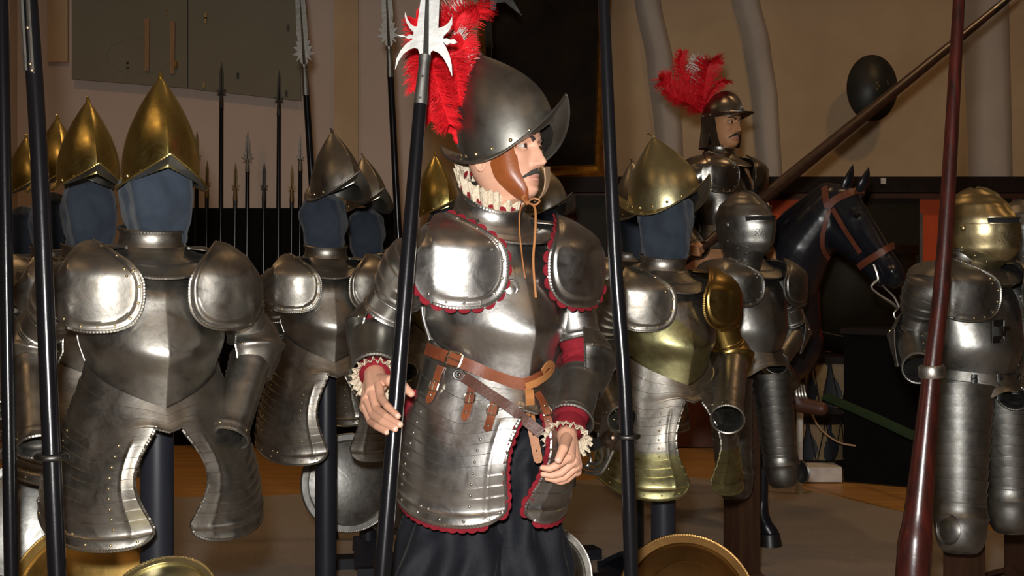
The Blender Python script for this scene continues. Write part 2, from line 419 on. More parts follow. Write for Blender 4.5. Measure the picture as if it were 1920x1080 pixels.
def pauldron(root, sd, E, mt, rv=1, big=1.0, wing=1.0, q=1.0, zt=1.455, key='pauldron'):
    """shoulder shell with lames down the arm, and a broad round wing over the chest"""
    E = V(E); Em = V((abs(E.x), E.y, E.z)); Sh = V((.186, .0, zt-.078)); A = Sh.lerp(Em, .5)
    path = [V((.08, .012, zt-.004)), V((.132, .008, zt-.018)), Sh+V((-.010, 0, .006)), Sh.lerp(Em, .2)+V((.008, 0, 0)), A]
    fl = lambda p: p if sd > 0 else V((-p.x, p.y, p.z))
    def f(u, s):
        C = cr(path, s); T = (cr(path, min(s+.02, 1))-cr(path, max(s-.02, 0))).normalized()
        fw = V((0, -1, 0)); fw = (fw-T*fw.dot(T)).normalized(); n1 = T.cross(fw)
        if n1.z+n1.x < 0: n1 = -n1
        ru = tab(((0, .008), (.25, .022), (.5, .050), (.7, .066), (1, .060)), s)*big
        rf = tab(((0, .085), (.2, .10), (.45, .10), (.62, .085), (1, .064)), s)*big
        rb = tab(((0, .09), (.25, .125), (.5, .105), (.7, .078), (1, .064)), s)*big
        x = (s-.29)/.29
        pf = tab(((0, 70), (.4, 85), (.62, 125), (1, 128)), s); pb = 78+70*max(0, 1-abs(x)**2.5)**.5 if s < .58 else 120
        ph = -pb+(pf+pb)*u; a = R(ph)
        if abs(ph) <= 90 or s > .6: p = C+n1*(ru*math.cos(a))+fw*((rf if a > 0 else rb)*math.sin(a))
        else:
            ex = (abs(ph)-90)/90
            p = C+fw*(math.copysign(rf if a > 0 else rb, a)*(1-.10*ex*ex))+V((0, 0, -1))*(ex*.185*big)
        b = saw(max(0, (s-.56)/.44), 5, .005) if s > .56 else .005*g(s-.5, .02)
        nn = (p-C); nn = nn.normalized() if nn.length > 1e-5 else n1
        return fl(p+nn*b)
    mb = MB(); us_ = [0, .02, .06, .1, .15, .2, .26, .32, .36, .40, .44, .48, .5, .52, .55]+lam(5, .56, 1, 3)
    mb.grid(f, int(40*q), us_, th=.002)
    mb.tube([f(i/24, 0) for i in range(25)], .004, 6, rope=420, mi=2)
    mb.tube([f(i/30, 1) for i in range(31)], .0035, 6, rope=420, mi=2)
    for s0 in (.647, .735, .822, .91): mb.tube([f(i/24, s0) for i in range(25)], .0014, 4)
    cx, cz, wx, wz = .155, zt-.088, .101*big, .112*big*wing
    def pl(u, r):
        a = 2*PI*u; c, s = math.cos(a), math.sin(a)
        k = (abs(c)**2.7+abs(s)**2.7)**(-1/2.7)
        x = cx+wx*r*k*c*(1-.06*s*r); z = cz+wz*r*k*s
        if c > 0 and s > 0: z -= .085*(r*k*c)**2*(r*k*s)      # outer top corner follows the slope of the shoulder
        if c < 0 and s > 0: x += .072*(r*k*s)**1.5*(-c)*r*k      # inner top corner is cut back from the neck
        y = -.168-.006*big+2.9*max(0, x-.10)**2+12.5*max(0, z-(zt-.075))**2+.9*max(0, .09-x)**2+1.2*max(0, (zt-.12)-z)**2
        n = V((.5*max(0, x-.10)*5.8, -1, 25*max(0, z-(zt-.075)))).normalized()
        lw = sm(.75, .1, s)*sm(.75, .0, c); h = (-.004*sm(.97, .9, r)*sm(.72, .84, r)+.0035*g(r-.80, .035))*lw+.004*sm(.75, 0, r)-.006*(1-lw)*sm(.7, 1, r)
        if c > .0: h += .004*g((x-cx)/wx-.62, .05)*sm(.2, .5, r)
        p = V((x, y, z))+n*h
        return fl(p)
    mb.grid(pl, int(60*q), [.004, .15, .3, .45, .58, .68, .73, .77, .80, .83, .86, .89, .92, .95, .98, 1], cu=True, th=.002)
    rim = [pl(.29+.56*i/60, 1) for i in range(61)]
    mb.tube(rim, .0042, 6, rope=420, mi=2)
    if rv:
        mb.rivets(pl, [(x, .91) for x in (.33, .39, .45, .51, .57, .63, .69, .75, .81, .87)]+[(.46, .66), (.43, .70)], .0038)
        mb.rivets(f, [(.62, v) for v in (.60, .69, .78, .87)]+[(.78, v) for v in (.60, .69, .78, .87)]+[(.45, v) for v in (.6, .69, .78, .87)]+[(.70, .5), (.66, .46), (.74, .53)], .0038)
    MTs = [M[mt.get(key, mt['all'])], M[mt.get('rivet', 'rivet')], M[mt.get('rim', mt.get(key, mt['all']))]]
    o = mb.build('pauldron', MTs, root)
    return o, pl

def arm(root, S0, E, Wr, mt, od=None, wrap=125, r=(.058, .052, .052, .044), couter=.073, v1=1.0, t0=.42, t1=.80, q=1.0, rv=1, keys=('rerebrace', 'couter', 'vambrace'), v0=.12):
    S0, E, Wr = V(S0), V(E), V(Wr)
    MT = lambda k: [M[mt.get(k, mt['all'])], M[mt.get('rivet', 'rivet')], M[mt.get('rim', mt.get(k, mt['all']))]]
    d1 = (E-S0).normalized(); d2 = (Wr-E).normalized()
    o = d1-d2
    o = V(od) if od else (o.normalized() if o.length > .25 else V((0, 1, 0)))
    m = (d1+d2).normalized(); o = (o-m*o.dot(m)).normalized(); c = m.cross(o)
    def seg(a, b, ra, rb, lamn=0, flare=0):
        d = (b-a).normalized(); n1 = (o-d*o.dot(d)).normalized(); n2 = d.cross(n1)
        def f(u, v):
            t = 2*PI*u; rr = ra+(rb-ra)*v+flare*(sm(.88, 1, v)+.5*sm(.1, 0, v))
            if lamn: rr += saw(v, lamn, .003)
            rr += .003*g(v-.9, .02)+.002*g(v-.1, .02)
            return a+(b-a)*v+n1*(rr*math.cos(t))+n2*(rr*math.sin(t))
        return f
    f = seg(S0.lerp(E, t0), S0.lerp(E, t1), r[0], r[1], 0, .003); mb = MB()
    mb.grid(f, int(28*q), [0, .03, .07, .1, .13, .2, .35, .5, .65, .8, .86, .88, .9, .92, .96, 1], cu=True, th=.002)
    mb.tube([f(i/30, 1) for i in range(30)], .0035, 6, closed=True, rope=420, mi=2)
    mb.build('rerebrace', MT(keys[0]), root)
    f = seg(E.lerp(Wr, v0), E.lerp(Wr, v1), r[2], r[3], 0, .005); mb = MB()
    mb.grid(f, int(32*q), [0, .03, .07, .1, .13, .2, .35, .5, .65, .8, .86, .88, .9, .92, .95, 1], cu=True, th=.002)
    mb.tube([f(i/36, 1) for i in range(36)], .004, 6, closed=True, rope=420, mi=2)
    mb.tube([f(.5, i/12)*1.0 for i in range(13)], .0016, 4)
    if rv: mb.rivets(f, [(.46, .2), (.46, .5), (.46, .8), (.05, .93), (.3, .93)], .003)
    mb.build('vambrace', MT(keys[2]), root)
    Rr = couter
    def cf(u, v):
        ps = (v-.5)*2; ch = (u-.5)*2
        A = ps*R(62); B = ch*R(wrap)
        rr = Rr*(1+.16*abs(ps)**4)*(1+.14*math.exp(-(ps/.10)**2)*(1-abs(ch)**3*.6)+.10*sm(.55, 1, abs(ch)))
        k = (1+.25*sm(.5, 1, abs(ch)))
        return E-m*.004+o*(rr*math.cos(A)*math.cos(B))+c*(rr*math.cos(A)*math.sin(B))+m*(rr*math.sin(A)*1.12*k)
    mb = MB()
    mb.grid(cf, int(40*q), [0, .03, .08, .15, .25, .35, .42, .46, .48, .5, .52, .54, .58, .65, .75, .85, .92, .97, 1], th=.002)
    rim = [cf(i/24, 0) for i in range(25)]+[cf(1, i/16) for i in range(1, 17)]+[cf(1-i/24, 1) for i in range(1, 25)]+[cf(0, 1-i/16) for i in range(1, 16)]
    mb.tube(rim, .0032, 6, closed=True, rope=420, mi=2)
    if rv: mb.rivets(cf, [(.06, .5), (.94, .5)], .004)
    mb.build('couter', MT(keys[1]), root)

def morion(name, mt, loc, rz, tilt=0, s=1, parent=None, label=None, group=None, D=None, rvm='rivet'):
    """tall almond helmet with a keel and a boat-shaped brim; origin at the centre of the head opening"""
    Q = dict(a=.094, b=.116, h=.20, bs=.013, bp=.052, rise=.040, back=-.03, keel=.014, drop=.024, lift=.050, pw=1.8); Q.update(D or {})
    root = empty(name, loc, rz, 0, s, parent, label, 'helmet' if label else None, group)
    root.rotation_mode = 'XYZ'; root.rotation_euler = (tilt, 0, rz)
    def base(th):
        c = math.cos(th); s_ = math.sin(th)
        return Q['a']*s_, -Q['b']*c*(1-.04*s_*s_), -Q['drop']+Q['lift']*(1-abs(s_))
    def dome(u, v):
        th = 2*PI*u; c = math.cos(th); s_ = math.sin(th)
        k = (1-v**Q['pw'])**.9 if v < 1 else 0
        x0, y0, z0 = base(th)
        x = x0*k*(1+.10*math.sin(PI*v)); ke = Q['keel']*max(0, 1-abs(s_)/.45)*(1-v**3)
        y = (y0-math.copysign(ke, c))*k*(1+.05*math.sin(PI*v))-Q['back']*v**2.2
        return V((x, y, z0*(1-v)**1.3+Q['h']*v))
    mb = MB()
    us = sorted(set([i/48 for i in range(48)]+[.004, .996, .496, .504]))
    mb.grid(dome, us, [0, .04, .1, .18, .27, .36, .45, .54, .63, .71, .78, .84, .89, .93, .96, .98, .995], cu=True, th=.002, mi_in=2)
    tip = dome(0, .99)
    mb.tube([tip+V((0, 0, -.004)), tip+V((0, .004, .008)), tip+V((0, .013, .014)), tip+V((0, .024, .014))], [.007, .005, .0035, .001], 6)
    mb.rivets(lambda u, v: dome(u % 1, v), [((i+.5)/14, .055) for i in range(14)], .0052)
    mb.build('skull', [M[mt], M[rvm], M['black']], root)
    def brim(u, v):
        th = 2*PI*u; c = math.cos(th); s_ = math.sin(th)
        x0, y0, z0 = base(th); e = 1-abs(s_)
        w = Q['bs']+(Q['bp']-Q['bs'])*e**.8
        z = z0-.010*v*(1-e)+Q['rise']*e*v**1.3
        return V((x0+s_*w*v*(1-.6*abs(c)**3), y0-c*w*v, z))
    mb = MB()
    mb.grid(brim, [i/96 for i in range(96)], 8, cu=True, th=.0018, mi=1, mi_in=0)
    mb.tube([brim(i/96, 1) for i in range(96)], .003, 6, closed=True, rope=420)
    mb.build('brim', [M[mt], M['black']], root)
    return root

def cloth_head(root, zn, h=.25, lean=(0, 0), mat='cloth', seed=0, parent=None):
    def f(u, v):
        z = zn+(h+.03)*v-.03; th = 2*PI*u
        r = tab(((0, .062), (.12, .058), (.4, .078), (.65, .086), (.85, .07), (.97, .03), (1, .004)), v)
        w = .006*math.sin(4*th+5*v+seed)*sm(0, .3, v)+.008*(1-2*abs(noise.noise(V((math.cos(th)*1.3+seed, math.sin(th)*1.3, v*3.4+math.sin(th)*1.2)))))+.010*noise.noise(V((math.cos(th)*1.7+seed, math.sin(th)*1.7, v*5)))
        w += .004*math.sin(26*v+2.5*math.sin(2*th+seed))*sm(.6, .1, v)
        return V(((r+w)*math.sin(th)+lean[0]*v, -(r*1.12+w)*math.cos(th)+lean[1]*v, z))
    mb = MB(); mb.grid(f, 56, 40, cu=True)
    return mb.build('cloth_head', M['cloth'], root, angle=180)

def stand(loc, rz, zn, label, lean=(0, 0), post='post', r=.042, s=1, head=True, square=False, seed=0, base=True, group=None, h=.25):
    root = empty('display_mannequin', loc, rz, 0, s, None, label, 'display stand', group)
    mb = MB()
    if square: mb.box((0, 0, (zn-.10)/2+.02), (r*2, r*1.6, zn-.10))
    else: mb.tube([(0, 0, .03), (0, 0, zn-.03)], r, 20)
    mb.build('post', M[post], root)
    if base:
        mb = MB(); mb.box((0, 0, .025), (.11, .5, .05)); mb.box((0, 0, .026), (.5, .11, .052))
        mb.grid(lambda u, v: V((-.07+.14*u, (-.2 if v < .5 else .2) if False else -.2+.4*v, .05+.10*(1-abs(v-.5)*2)**.8)), 2, 10, th=.02)
        mb.build('foot', M['wood_post' if square else 'post'], root)
    if head: cloth_head(root, zn, h, lean, seed=seed)
    return root

def cuisse(root, sd, hip, knee, mt, r0=.098, r1=.074, nl=11, poleyn=True, key='cuisse', ext=1.0, rv=1):
    """long laminated thigh defence ending in a rounded knee plate with a side wing"""
    hip, knee = V(hip), V(knee)
    MT = [M[mt.get(key, mt['all'])], M[mt.get('rivet', 'rivet')], M[mt.get('rim', mt.get(key, mt['all']))]]
    d = (knee-hip).normalized(); fw = V((0, -1, 0)); fw = (fw-d*fw.dot(d)).normalized(); sx = d.cross(fw)
    if sx.x < 0: sx = -sx
    def f(u, v):
        a = (u-.5)*R(250)
        rr = r0+(r1-r0)*v**.8+saw(v, nl, .005)
        return hip+(knee-hip)*v+fw*(rr*math.cos(a)*1.02)+sx*(rr*math.sin(a))
    mb = MB(); mb.grid(f, 30, lam(nl, 0, 1, 3), th=.002)
    if rv: mb.rivets(f, [(.44, (i+.5)/nl) for i in range(nl)]+[(.78, (i+.5)/nl) for i in range(nl)], .0032)
    mb.tube([f(0, i/20) for i in range(21)], .0028, 5); mb.tube([f(1, i/20) for i in range(21)], .0028, 5)
    mb.build('cuisse', MT, root)
    if poleyn:
        def k(u, v):
            A = R(-62+150*v); B = (u-.5)*R(220)
            rr = r1*1.13*(1+.07*math.exp(-((v-.42)/.035)**2)+.05*sm(.12, 0, v))
            return knee+d*(.004)+d*(rr*1.3*math.sin(A)*(1 if A > 0 else .8))+(fw*math.cos(B)+sx*math.sin(B))*(rr*math.cos(A*.86)**.6)
        mb = MB(); mb.grid(k, 32, 26, th=.002)
        mb.tube([k(i/30, 1) for i in range(31)], .003, 5, mi=2)
        mb.tube([k(i/30, .42) for i in range(31)], .0022, 5); mb.tube([k(i/30, 0) for i in range(31)], .0026, 5, mi=2)
        wc = knee+sx*(sd*r1*1.10)+d*.045+fw*.035
        mb.lathe([(.001, .012), (.02, .011), (.036, .006), (.046, -.002), (.050, .004)], wc, sx*sd, 24)
        if rv: mb.rivets(k, [(.5, .55), (.32, .35), (.68, .35)], .0035)
        mb.build('poleyn', MT, root)

def close_helmet(name, mt, loc, rz, s, label, group=None, rvm='rivet', tilt=0):
    root = empty(name, loc, rz, tilt, s, None, label, 'helmet', group)
    Wd = ((-.135, .068), (-.10, .074), (-.05, .094), (0, .104), (.05, .106), (.10, .092), (.135, .062), (.155, .03), (.163, .003))
    Fr_ = ((-.135, .070), (-.115, .085), (-.09, .115), (-.05, .133), (.02, .142), (.05, .136), (.10, .112), (.135, .075), (.155, .038), (.163, .003))
    Bk = ((-.135, .075), (-.10, .08), (-.05, .1), (0, .116), (.06, .12), (.10, .105), (.135, .072), (.155, .034), (.163, .003))
    def f(u, v, e=0):
        th = 2*PI*(u-.5); z = -.135+.298*v; s_, c = math.sin(th), math.cos(th)
        w = tab(Wd, z)+e; b = (tab(Fr_, z) if c > 0 else tab(Bk, z))+e
        y = -b*math.copysign(abs(c)**.95, c)
        ke = .020*sm(.12, .0, z)*sm(-.135, -.06, z) if z < .12 else 0
        y -= ke*max(0, 1-abs(th)/R(38))
        # comb along the crown
        cz = .010*sm(.03, .1, z)*max(0, 1-abs(s_)/.12)
        y -= cz*(1 if c > 0 else -1)
        return V((w*s_, y, z+.006*(1 if abs(s_) < .1 else 0)*sm(.1, .15, z)))
    us = sorted(set([i/56 for i in range(56)]+[.497, .503, .49, .51]))
    mb = MB(); mb.grid(f, us, 44, cu=True, th=.002)
    mb.rivets(f, [(.26, .52), (.74, .52)], .011); mb.rivets(f, [(.3, .2), (.36, .13), (.64, .13), (.7, .2), (.25, .3), (.75, .3)], .004)
    mb.build('skull', [M[mt], M[rvm]], root)
    mb = MB()   # visor plate over the face, its eye slit ledge and breaths
    def vis(u, v):
        a = (.5+(u-.5)*.46); vv = .16+.40*v+.06*(1-abs(u-.5)*2)*0
        lo = .30-.17*(1-(abs(u-.5)*2)**1.6); vv = lo+(.562-lo)*v
        return f(a, vv, .0035)
    mb.grid(vis, 40, 20, th=.002)
    mb.tube([vis(i/40, 1) for i in range(41)], .0022, 5); mb.tube([vis(i/40, 0) for i in range(41)], .0018, 5)
    led = lambda u, v: f(.5+(u-.5)*.30, .632, .003+.010*v*(1-(abs(u-.5)*2)**4))
    mb.grid(led, 24, 3, th=.003)
    led2 = lambda u, v: f(.5+(u-.5)*.30, .562, .003+.006*v*(1-(abs(u-.5)*2)**4))
    mb.grid(led2, 24, 3, th=.0025)
    mb.build('visor', [M[mt], M[rvm]], root)
    mb = MB()
    mb.grid(lambda u, v: f(.5+(u-.5)*.29, .566+.062*v, .0042), 24, 4, th=.001)
    for k in range(16):
        a = 2.4*k; rr = .0065*math.sqrt(k+.4)
        for sd in (-1, 1):
            uu = .5+sd*(.075)+rr*math.cos(a)*1.2; vv = .40+rr*math.sin(a)*2.6
            p = f(uu, vv, .0062); n = (f(uu+.002, vv)-f(uu-.002, vv)).cross(f(uu, vv+.002)-f(uu, vv-.002)).normalized()
            if n.y > 0: n = -n
            mb.lathe([(.0026, .0), (.001, .0006)], p, n, 7)
    mb.build('eye_slit', M['dark'], root)
    mb = MB()   # spreading neck plates
    prof = [(.074, -.125), (.078, -.145), (.083, -.146), (.1, -.165), (.105, -.164), (.125, -.18)]
    mb.lathe(prof, (0, .004, 0), (0, 0, 1), 36, th=.002)
    mb.tube([(.125*math.cos(i*PI/20), .004+.125*math.sin(i*PI/20), -.18) for i in range(40)], .004, 6, closed=True, rope=400)
    mb.build('neck_guard', [M[mt], M[rvm]], root)
    return root

def feather(mb, pts, wid, n=260, droop=.5, seed=0, mi=0, bw=.0016, side=None, curl=.35):
    rnd = random.Random(seed)
    pts = [V(p) for p in pts]
    mb.tube([cr(pts, i/24) for i in range(25)], [.0024*(1-i/26) for i in range(25)], 5, mi=mi)
    for k in range(n*2):
        t = .06+.94*((k//2)+rnd.random())/n
        p = cr(pts, t); T = (cr(pts, min(t+.02, 1))-cr(pts, t-.02)).normalized()
        sd = side.copy() if side else T.orthogonal()
        sd = (sd-T*sd.dot(T)).normalized(); up = T.cross(sd)
        s = 1 if k % 2 else -1
        l = wid*(.55+.45*math.sin(PI*min(1, .15+t*.85)))*(.75+.4*rnd.random())
        a = rnd.uniform(.35, .95); b = rnd.uniform(-1.1, 1.1)
        d = (sd*s*math.cos(a)+T*math.sin(a)+up*b*.6).normalized()
        n1 = T.cross(d).normalized() if T.cross(d).length > 1e-4 else up
        vs = []; q = p.copy(); nsg = 4
        wv = (T*.7+up*.3*s).normalized()*bw
        for i in range(nsg+1):
            f = i/nsg; ww = wv*(1-.8*f)
            vs += [q+ww, q-ww]
            d = (d+V((0, 0, -1))*(droop*rnd.uniform(.1, .45))*f+up*curl*rnd.uniform(-.4, .4)*f).normalized()
            q = q+d*(l/nsg)
        mb.add(vs, [(2*i, 2*i+1, 2*i+3, 2*i+2) for i in range(nsg)], mi)
def scallops(mb, pts, r, n, nrm, mi=0, th=.003, out=None):
    """row of overlapping half-round felt tabs along a curve; nrm(p) points out of the plate, out(p) away from its edge"""
    pts = [V(p) for p in pts]
    L = [0]
    for a, b in zip(pts, pts[1:]): L.append(L[-1]+(b-a).length)
    for k in range(n):
        s = L[-1]*(k+.5)/n; i = max(j for j in range(len(L)) if L[j] <= s+1e-9); i = min(i, len(pts)-2)
        f = (s-L[i])/max(L[i+1]-L[i], 1e-9); p = pts[i].lerp(pts[i+1], f); T = (pts[i+1]-pts[i]).normalized()
        nn = nrm(p); nn = (nn-T*nn.dot(T)).normalized(); o = T.cross(nn)
        if out and o.dot(out(p)) < 0: o = -o
        vs = []; m = 12
        for h in (-th/2, th/2):
            for j in range(m+1):
                a = PI*j/m
                vs.append(p+T*(r*math.cos(a))+o*(r*1.0*math.sin(a)*(.85))+nn*(h+.0012*(k % 2)))
            vs.append(p+T*r-o*r*.35+nn*h) ; vs.append(p-T*r-o*r*.35+nn*h)
        q = m+3
        loop = list(range(m+1))+[m+2, m+1]
        fs = [tuple(loop), tuple(q+i for i in reversed(loop))]
        fs += [(loop[i], loop[(i+1) % len(loop)], q+loop[(i+1) % len(loop)], q+loop[i]) for i in range(len(loop))]
        mb.add(vs, fs, mi)
# ---------------------------------------------------------------- room
def struct(o, label=None): return tag(o, label, kind='structure')
M['wall_plaster'] = plain('ochre_plaster', (.60,.44,.27), .9, (.50,.36,.22), 1.3, .15, 25)
M['wall_left'] = plain('cream_plaster', (.60,.48,.36), .9, (.53,.42,.31), 1.0, .1, 25)
M['band'] = plain('pink_grey_plaster', (.62,.51,.44), .9, (.57,.465,.40), 1.2, .05, 30)
M['rib'] = plain('grey_rib_stone', (.56,.50,.44), .9, (.46,.41,.36), 1.6, .15, 30)
M['panel'] = plain('olive_grey_board', (.21,.20,.145), .8, (.185,.175,.125), 1.0)
M['strip'] = plain('pale_wood_strip', (.36,.22,.12), .7, (.28,.16,.08), 20, stretch=(5,5,.5))
M['carpet'] = plain('taupe_carpet', (.36,.31,.265), 1, (.30,.26,.22), 60, .5, 500, spec=.1)
M['woodfloor'] = plain('ochre_floor_boards', (.50,.275,.085), .45, (.36,.185,.055), 3, stretch=(.6,6,1))
M['ledge'] = plain('black_oak', (.018,.012,.010), .6, (.012,.008,.007), 8, spec=.15)
M['redpanel'] = plain('vermilion_panel', (.62,.085,.014), .7, (.54,.07,.012), 4)
M['brownpanel'] = plain('red_brown_panel', (.13,.04,.015), .6, (.09,.028,.011), 6)
M['darkpanel'] = plain('dark_olive_panel', (.022,.018,.010), .5, (.016,.013,.008), 5, spec=.12)
M['blackboard'] = plain('matt_black_board', (.006,.006,.006), .8, spec=.08)
M['gold'] = plain('gold_leaf', (.55,.33,.08), .4, (.35,.18,.04), 14, metallic=.8)
M['silver'] = plain('bare_aluminium', (.8,.8,.78), .3, metallic=1)
M['white'] = plain('white_paint', (.75,.73,.68), .5)
M['canvas'] = plain('dark_oil_canvas', (.024,.014,.006), .6, (.006,.005,.004), 2.2, spec=.08)

mb = MB(); mb.box((0, 4, -.06), (26, 17, .10)); struct(mb.build('floor', M['woodfloor'], smooth=False))
mb = MB()
cp = [(-9, -3.5), (9, -3.5), (9, 4.0), (2.55, 6.45), (1.9, 7.7), (1.12, 8.2), (-1.7, 7.4), (-9, 7.3)]
mb.prism(cp, -.012, .002, lambda x, y, d: V((x, y, d))); tag(mb.build('carpet', M['carpet'], smooth=False), 'taupe fitted carpet under the armour stands', 'carpet')
WY = 10.2
def wall_box(name, x0, x1, z0, z1, Y, th, mat, parent=None):
    mb = MB(); mb.box(((x0+x1)/2, Y+th/2, (z0+z1)/2), (x1-x0, th, z1-z0)); return mb.build(name, M[mat], parent, smooth=False)
Xp = lambda px, Y=WY: (px-960)*Y/FPX
Zp = lambda py, Y=WY: CAMZ-(py-HY)*Y/FPX
struct(wall_box('wall_back', -11, 11, -.1, 7, WY, .3, 'wall_plaster'))
mb = MB(); mb.box((-11, 4, 3.4), (.3, 16, 7)); struct(mb.build('wall_left', M['wall_left'], smooth=False))
mb = MB(); mb.box((11, 4, 3.4), (.3, 16, 7)); struct(mb.build('wall_right', M['wall_plaster'], smooth=False))
mb = MB(); mb.box((0, -4, 3.4), (22, .3, 7)); struct(mb.build('wall_front', M['wall_left'], smooth=False))
mb = MB(); mb.box((0, 3.2, 7.05), (23, 16, .3)); struct(mb.build('ceiling', M['wall_left'], smooth=False))
# left bay: pink-grey plaster field, pilasters, board shutters above
struct(wall_box('trim_1', Xp(-60), Xp(640), 0, 5.2, WY-.06, .06, 'band'))
struct(wall_box('trim_2', Xp(97), Xp(135), Zp(120), 5.2, WY-.10, .06, 'wall_plaster'))
struct(wall_box('trim_3', Xp(632), Xp(676), 0, 5.2, WY-.16, .16, 'wall_plaster'))
struct(wall_box('trim_4', Xp(676), Xp(790), 0, 5.2, WY-.12, .12, 'band'))
struct(wall_box('trim_5', Xp(-200), Xp(38), 0, 5.2, WY-.22, .2, 'wall_left'))
DY = WY-.115
door = MB()
def quad(mb, pts, Y, th, mi=0):
    mb.prism([(Xp(x, Y), Zp(y, Y)) for x, y in pts], 0, th, lambda x, z, d: V((x, Y-d, z)), mi)
quad(door, [(137, -120), (353, -120), (353, 166), (137, 149)], DY, .03)
dr = struct(door.build('door_1', M['panel'], smooth=False), 'olive grey board hatch, left leaf')
door = MB(); quad(door, [(355, -120), (565, -120), (565, 190), (355, 167)], DY, .03)
dr2 = struct(door.build('door_2', M['panel'], smooth=False), 'olive grey board hatch, right leaf')
for (a, b) in ((276, 36), (324, 41)):
    mb = MB(); quad(mb, [(a-4, b), (a+5, b), (a+4, b+98), (a-4, b+98)], DY-.03, .02); mb.build('wood_batten', M['strip'], dr, smooth=False)
mb = MB(); mb.tube([W(262+62*math.cos(a), 85+(-34 if math.sin(a) > 0 else 34)*abs(math.sin(a))+20, DY-.031) for a in [i*2*PI/40 for i in range(40)]], .003, 4, closed=True); mb.build('scribed_ring', M['panel'], dr)
mb = MB(); mb.box(W(330, 121, DY-.045), (.018, .03, .055)); mb.build('latch', M['gold'], dr, smooth=False)
for (x, y, d) in ((313, 20, dr), (313, 28, dr), (239, 118, dr), (239, 127, dr)):
    mb = MB(); mb.ball(W(x, y, DY-.035), .011, 8, 5); mb.build('screw_head', M['rivet'] if x > 300 else M['iron'], d)
for (x, y, d) in ((386, 30, dr2), (386, 38, dr2), (446, 142, dr2), (540, 52, dr2), (537, 175, dr2), (383, 160, dr2)):
    mb = MB(); mb.box(W(x, y, DY-.035), (.018, .02, .05)); mb.build('hinge', M['iron'] if x > 400 else M['rivet'], d)
# black rack front below
o = wall_box('weapon_rack', Xp(330, 9.9), Xp(745, 9.9), 0, Zp(392, 9.9), 9.75, .12, 'blackboard'); tag(o, 'tall black board rack front along the far wall, spears standing in it', 'rack')
# vault ribs on the right wall: curved strips proud of the plaster
def rib(name, cen, wid, z0, depth=.14, mat='rib'):
    mb = MB()
    def f(u, v):
        py = -160+(z0+160)*v; x = tab(cen, py); w = tab(wid, py)
        a = (u-.5)*2
        return V((Xp(x+a*w/2), WY-depth*(1-abs(a)**3)+.01, Zp(py)))
    mb.grid(f, [0, .03, .1, .2, .28, .30, .4, .5, .6, .70, .72, .8, .9, .97, 1], 40); struct(mb.build(name, M[mat]))
rib('trim_6', ((-160, 1175), (0, 1214), (120, 1238), (250, 1254), (360, 1258)), ((-160, 50), (360, 54)), 345)
rib('trim_7', ((-160, 1368), (0, 1398), (80, 1418), (190, 1434), (345, 1444)), ((-160, 58), (150, 52), (345, 48)), 345)
rib('trim_8', ((-160, 1842), (345, 1858)), ((-160, 96), (345, 84)), 335)
# wainscot along the right half
WS = 9.55
struct(wall_box('trim_9', Xp(960, WS), 8, Zp(362, WS), Zp(333, WS), WS-.10, .7, 'ledge'))
struct(wall_box('trim_10', Xp(960, WS), 8, 0, Zp(362, WS), WS+.06, .5, 'brownpanel'))
struct(wall_box('trim_11', 5.2*0+Xp(1420, WS), 8, .9, Zp(374, WS), WS+.03, .04, 'redpanel'))
struct(wall_box('trim_12', Xp(1560, WS), Xp(1722, WS), 0, Zp(372, WS), WS-.03, .06, 'darkpanel'))
struct(wall_box('trim_13', Xp(1080, WS), Xp(1140, WS), 0, Zp(366, WS), WS, .05, 'darkpanel'))
struct(wall_box('trim_14', Xp(1722, WS), Xp(1727, WS), .7, Zp(400, WS), WS-.04, .05, 'silver'))
struct(wall_box('trim_15', 5.9*0+Xp(1786, WS), Xp(1895, WS), 0, Zp(372, WS), WS-.03, .06, 'darkpanel'))
tag(wall_box('label_card', Xp(1643, WS), Xp(1652, WS), Zp(347, WS), Zp(336, WS), WS-.125, .02, 'white'), 'tiny white card on the black ledge behind the horse', 'card')
# framed dark painting
pr = empty('framed_painting', W(1040, 170, WY-.1), label='huge dark oil painting in a gilt moulded frame', cat='painting')
fr_ = Fr(pr); PY = WY-.12
mb = MB(); q = [fr_.L(x, y, PY) for x, y in ((905, -160), (1130, -160), (1122, 312), (905, 318))]
mb.add(q+[p+V((0, .05, 0)) for p in q], [(0,1,2,3),(4,7,6,5),(0,4,5,1),(1,5,6,2),(2,6,7,3),(3,7,4,0)]); mb.build('canvas', M['canvas'], pr, smooth=False)
mb = MB()
c4 = [V(fr_.L(x, y, PY)) for x, y in ((900, -165), (1152, -165), (1134, 336), (890, 346))]
prof = [(0, 0), (0, -.05), (.12, -.09), (.3, -.05), (.42, -.075), (.7, -.03), (.86, -.05), (1, -.005), (1, .03)]
c4i = [V(fr_.L(x, y, PY)) for x, y in ((930, -140), (1127, -140), (1113, 309), (915, 315))]
def pf(u, v):
    k = u*4; i = int(k) % 4; 
    k2 = v*(len(prof)-1); j = min(int(k2+1e-6), len(prof)-2); f = k2-j
    w = prof[j][0]*(1-f)+prof[j+1][0]*f; d = prof[j][1]*(1-f)+prof[j+1][1]*f
    return c4[i].lerp(c4i[i], w)+V((0, d, 0))
mb.grid(pf, [0, .25, .5, .75], len(prof)-1, cu=True); mb.build('frame', M['gold'], pr, smooth=False)

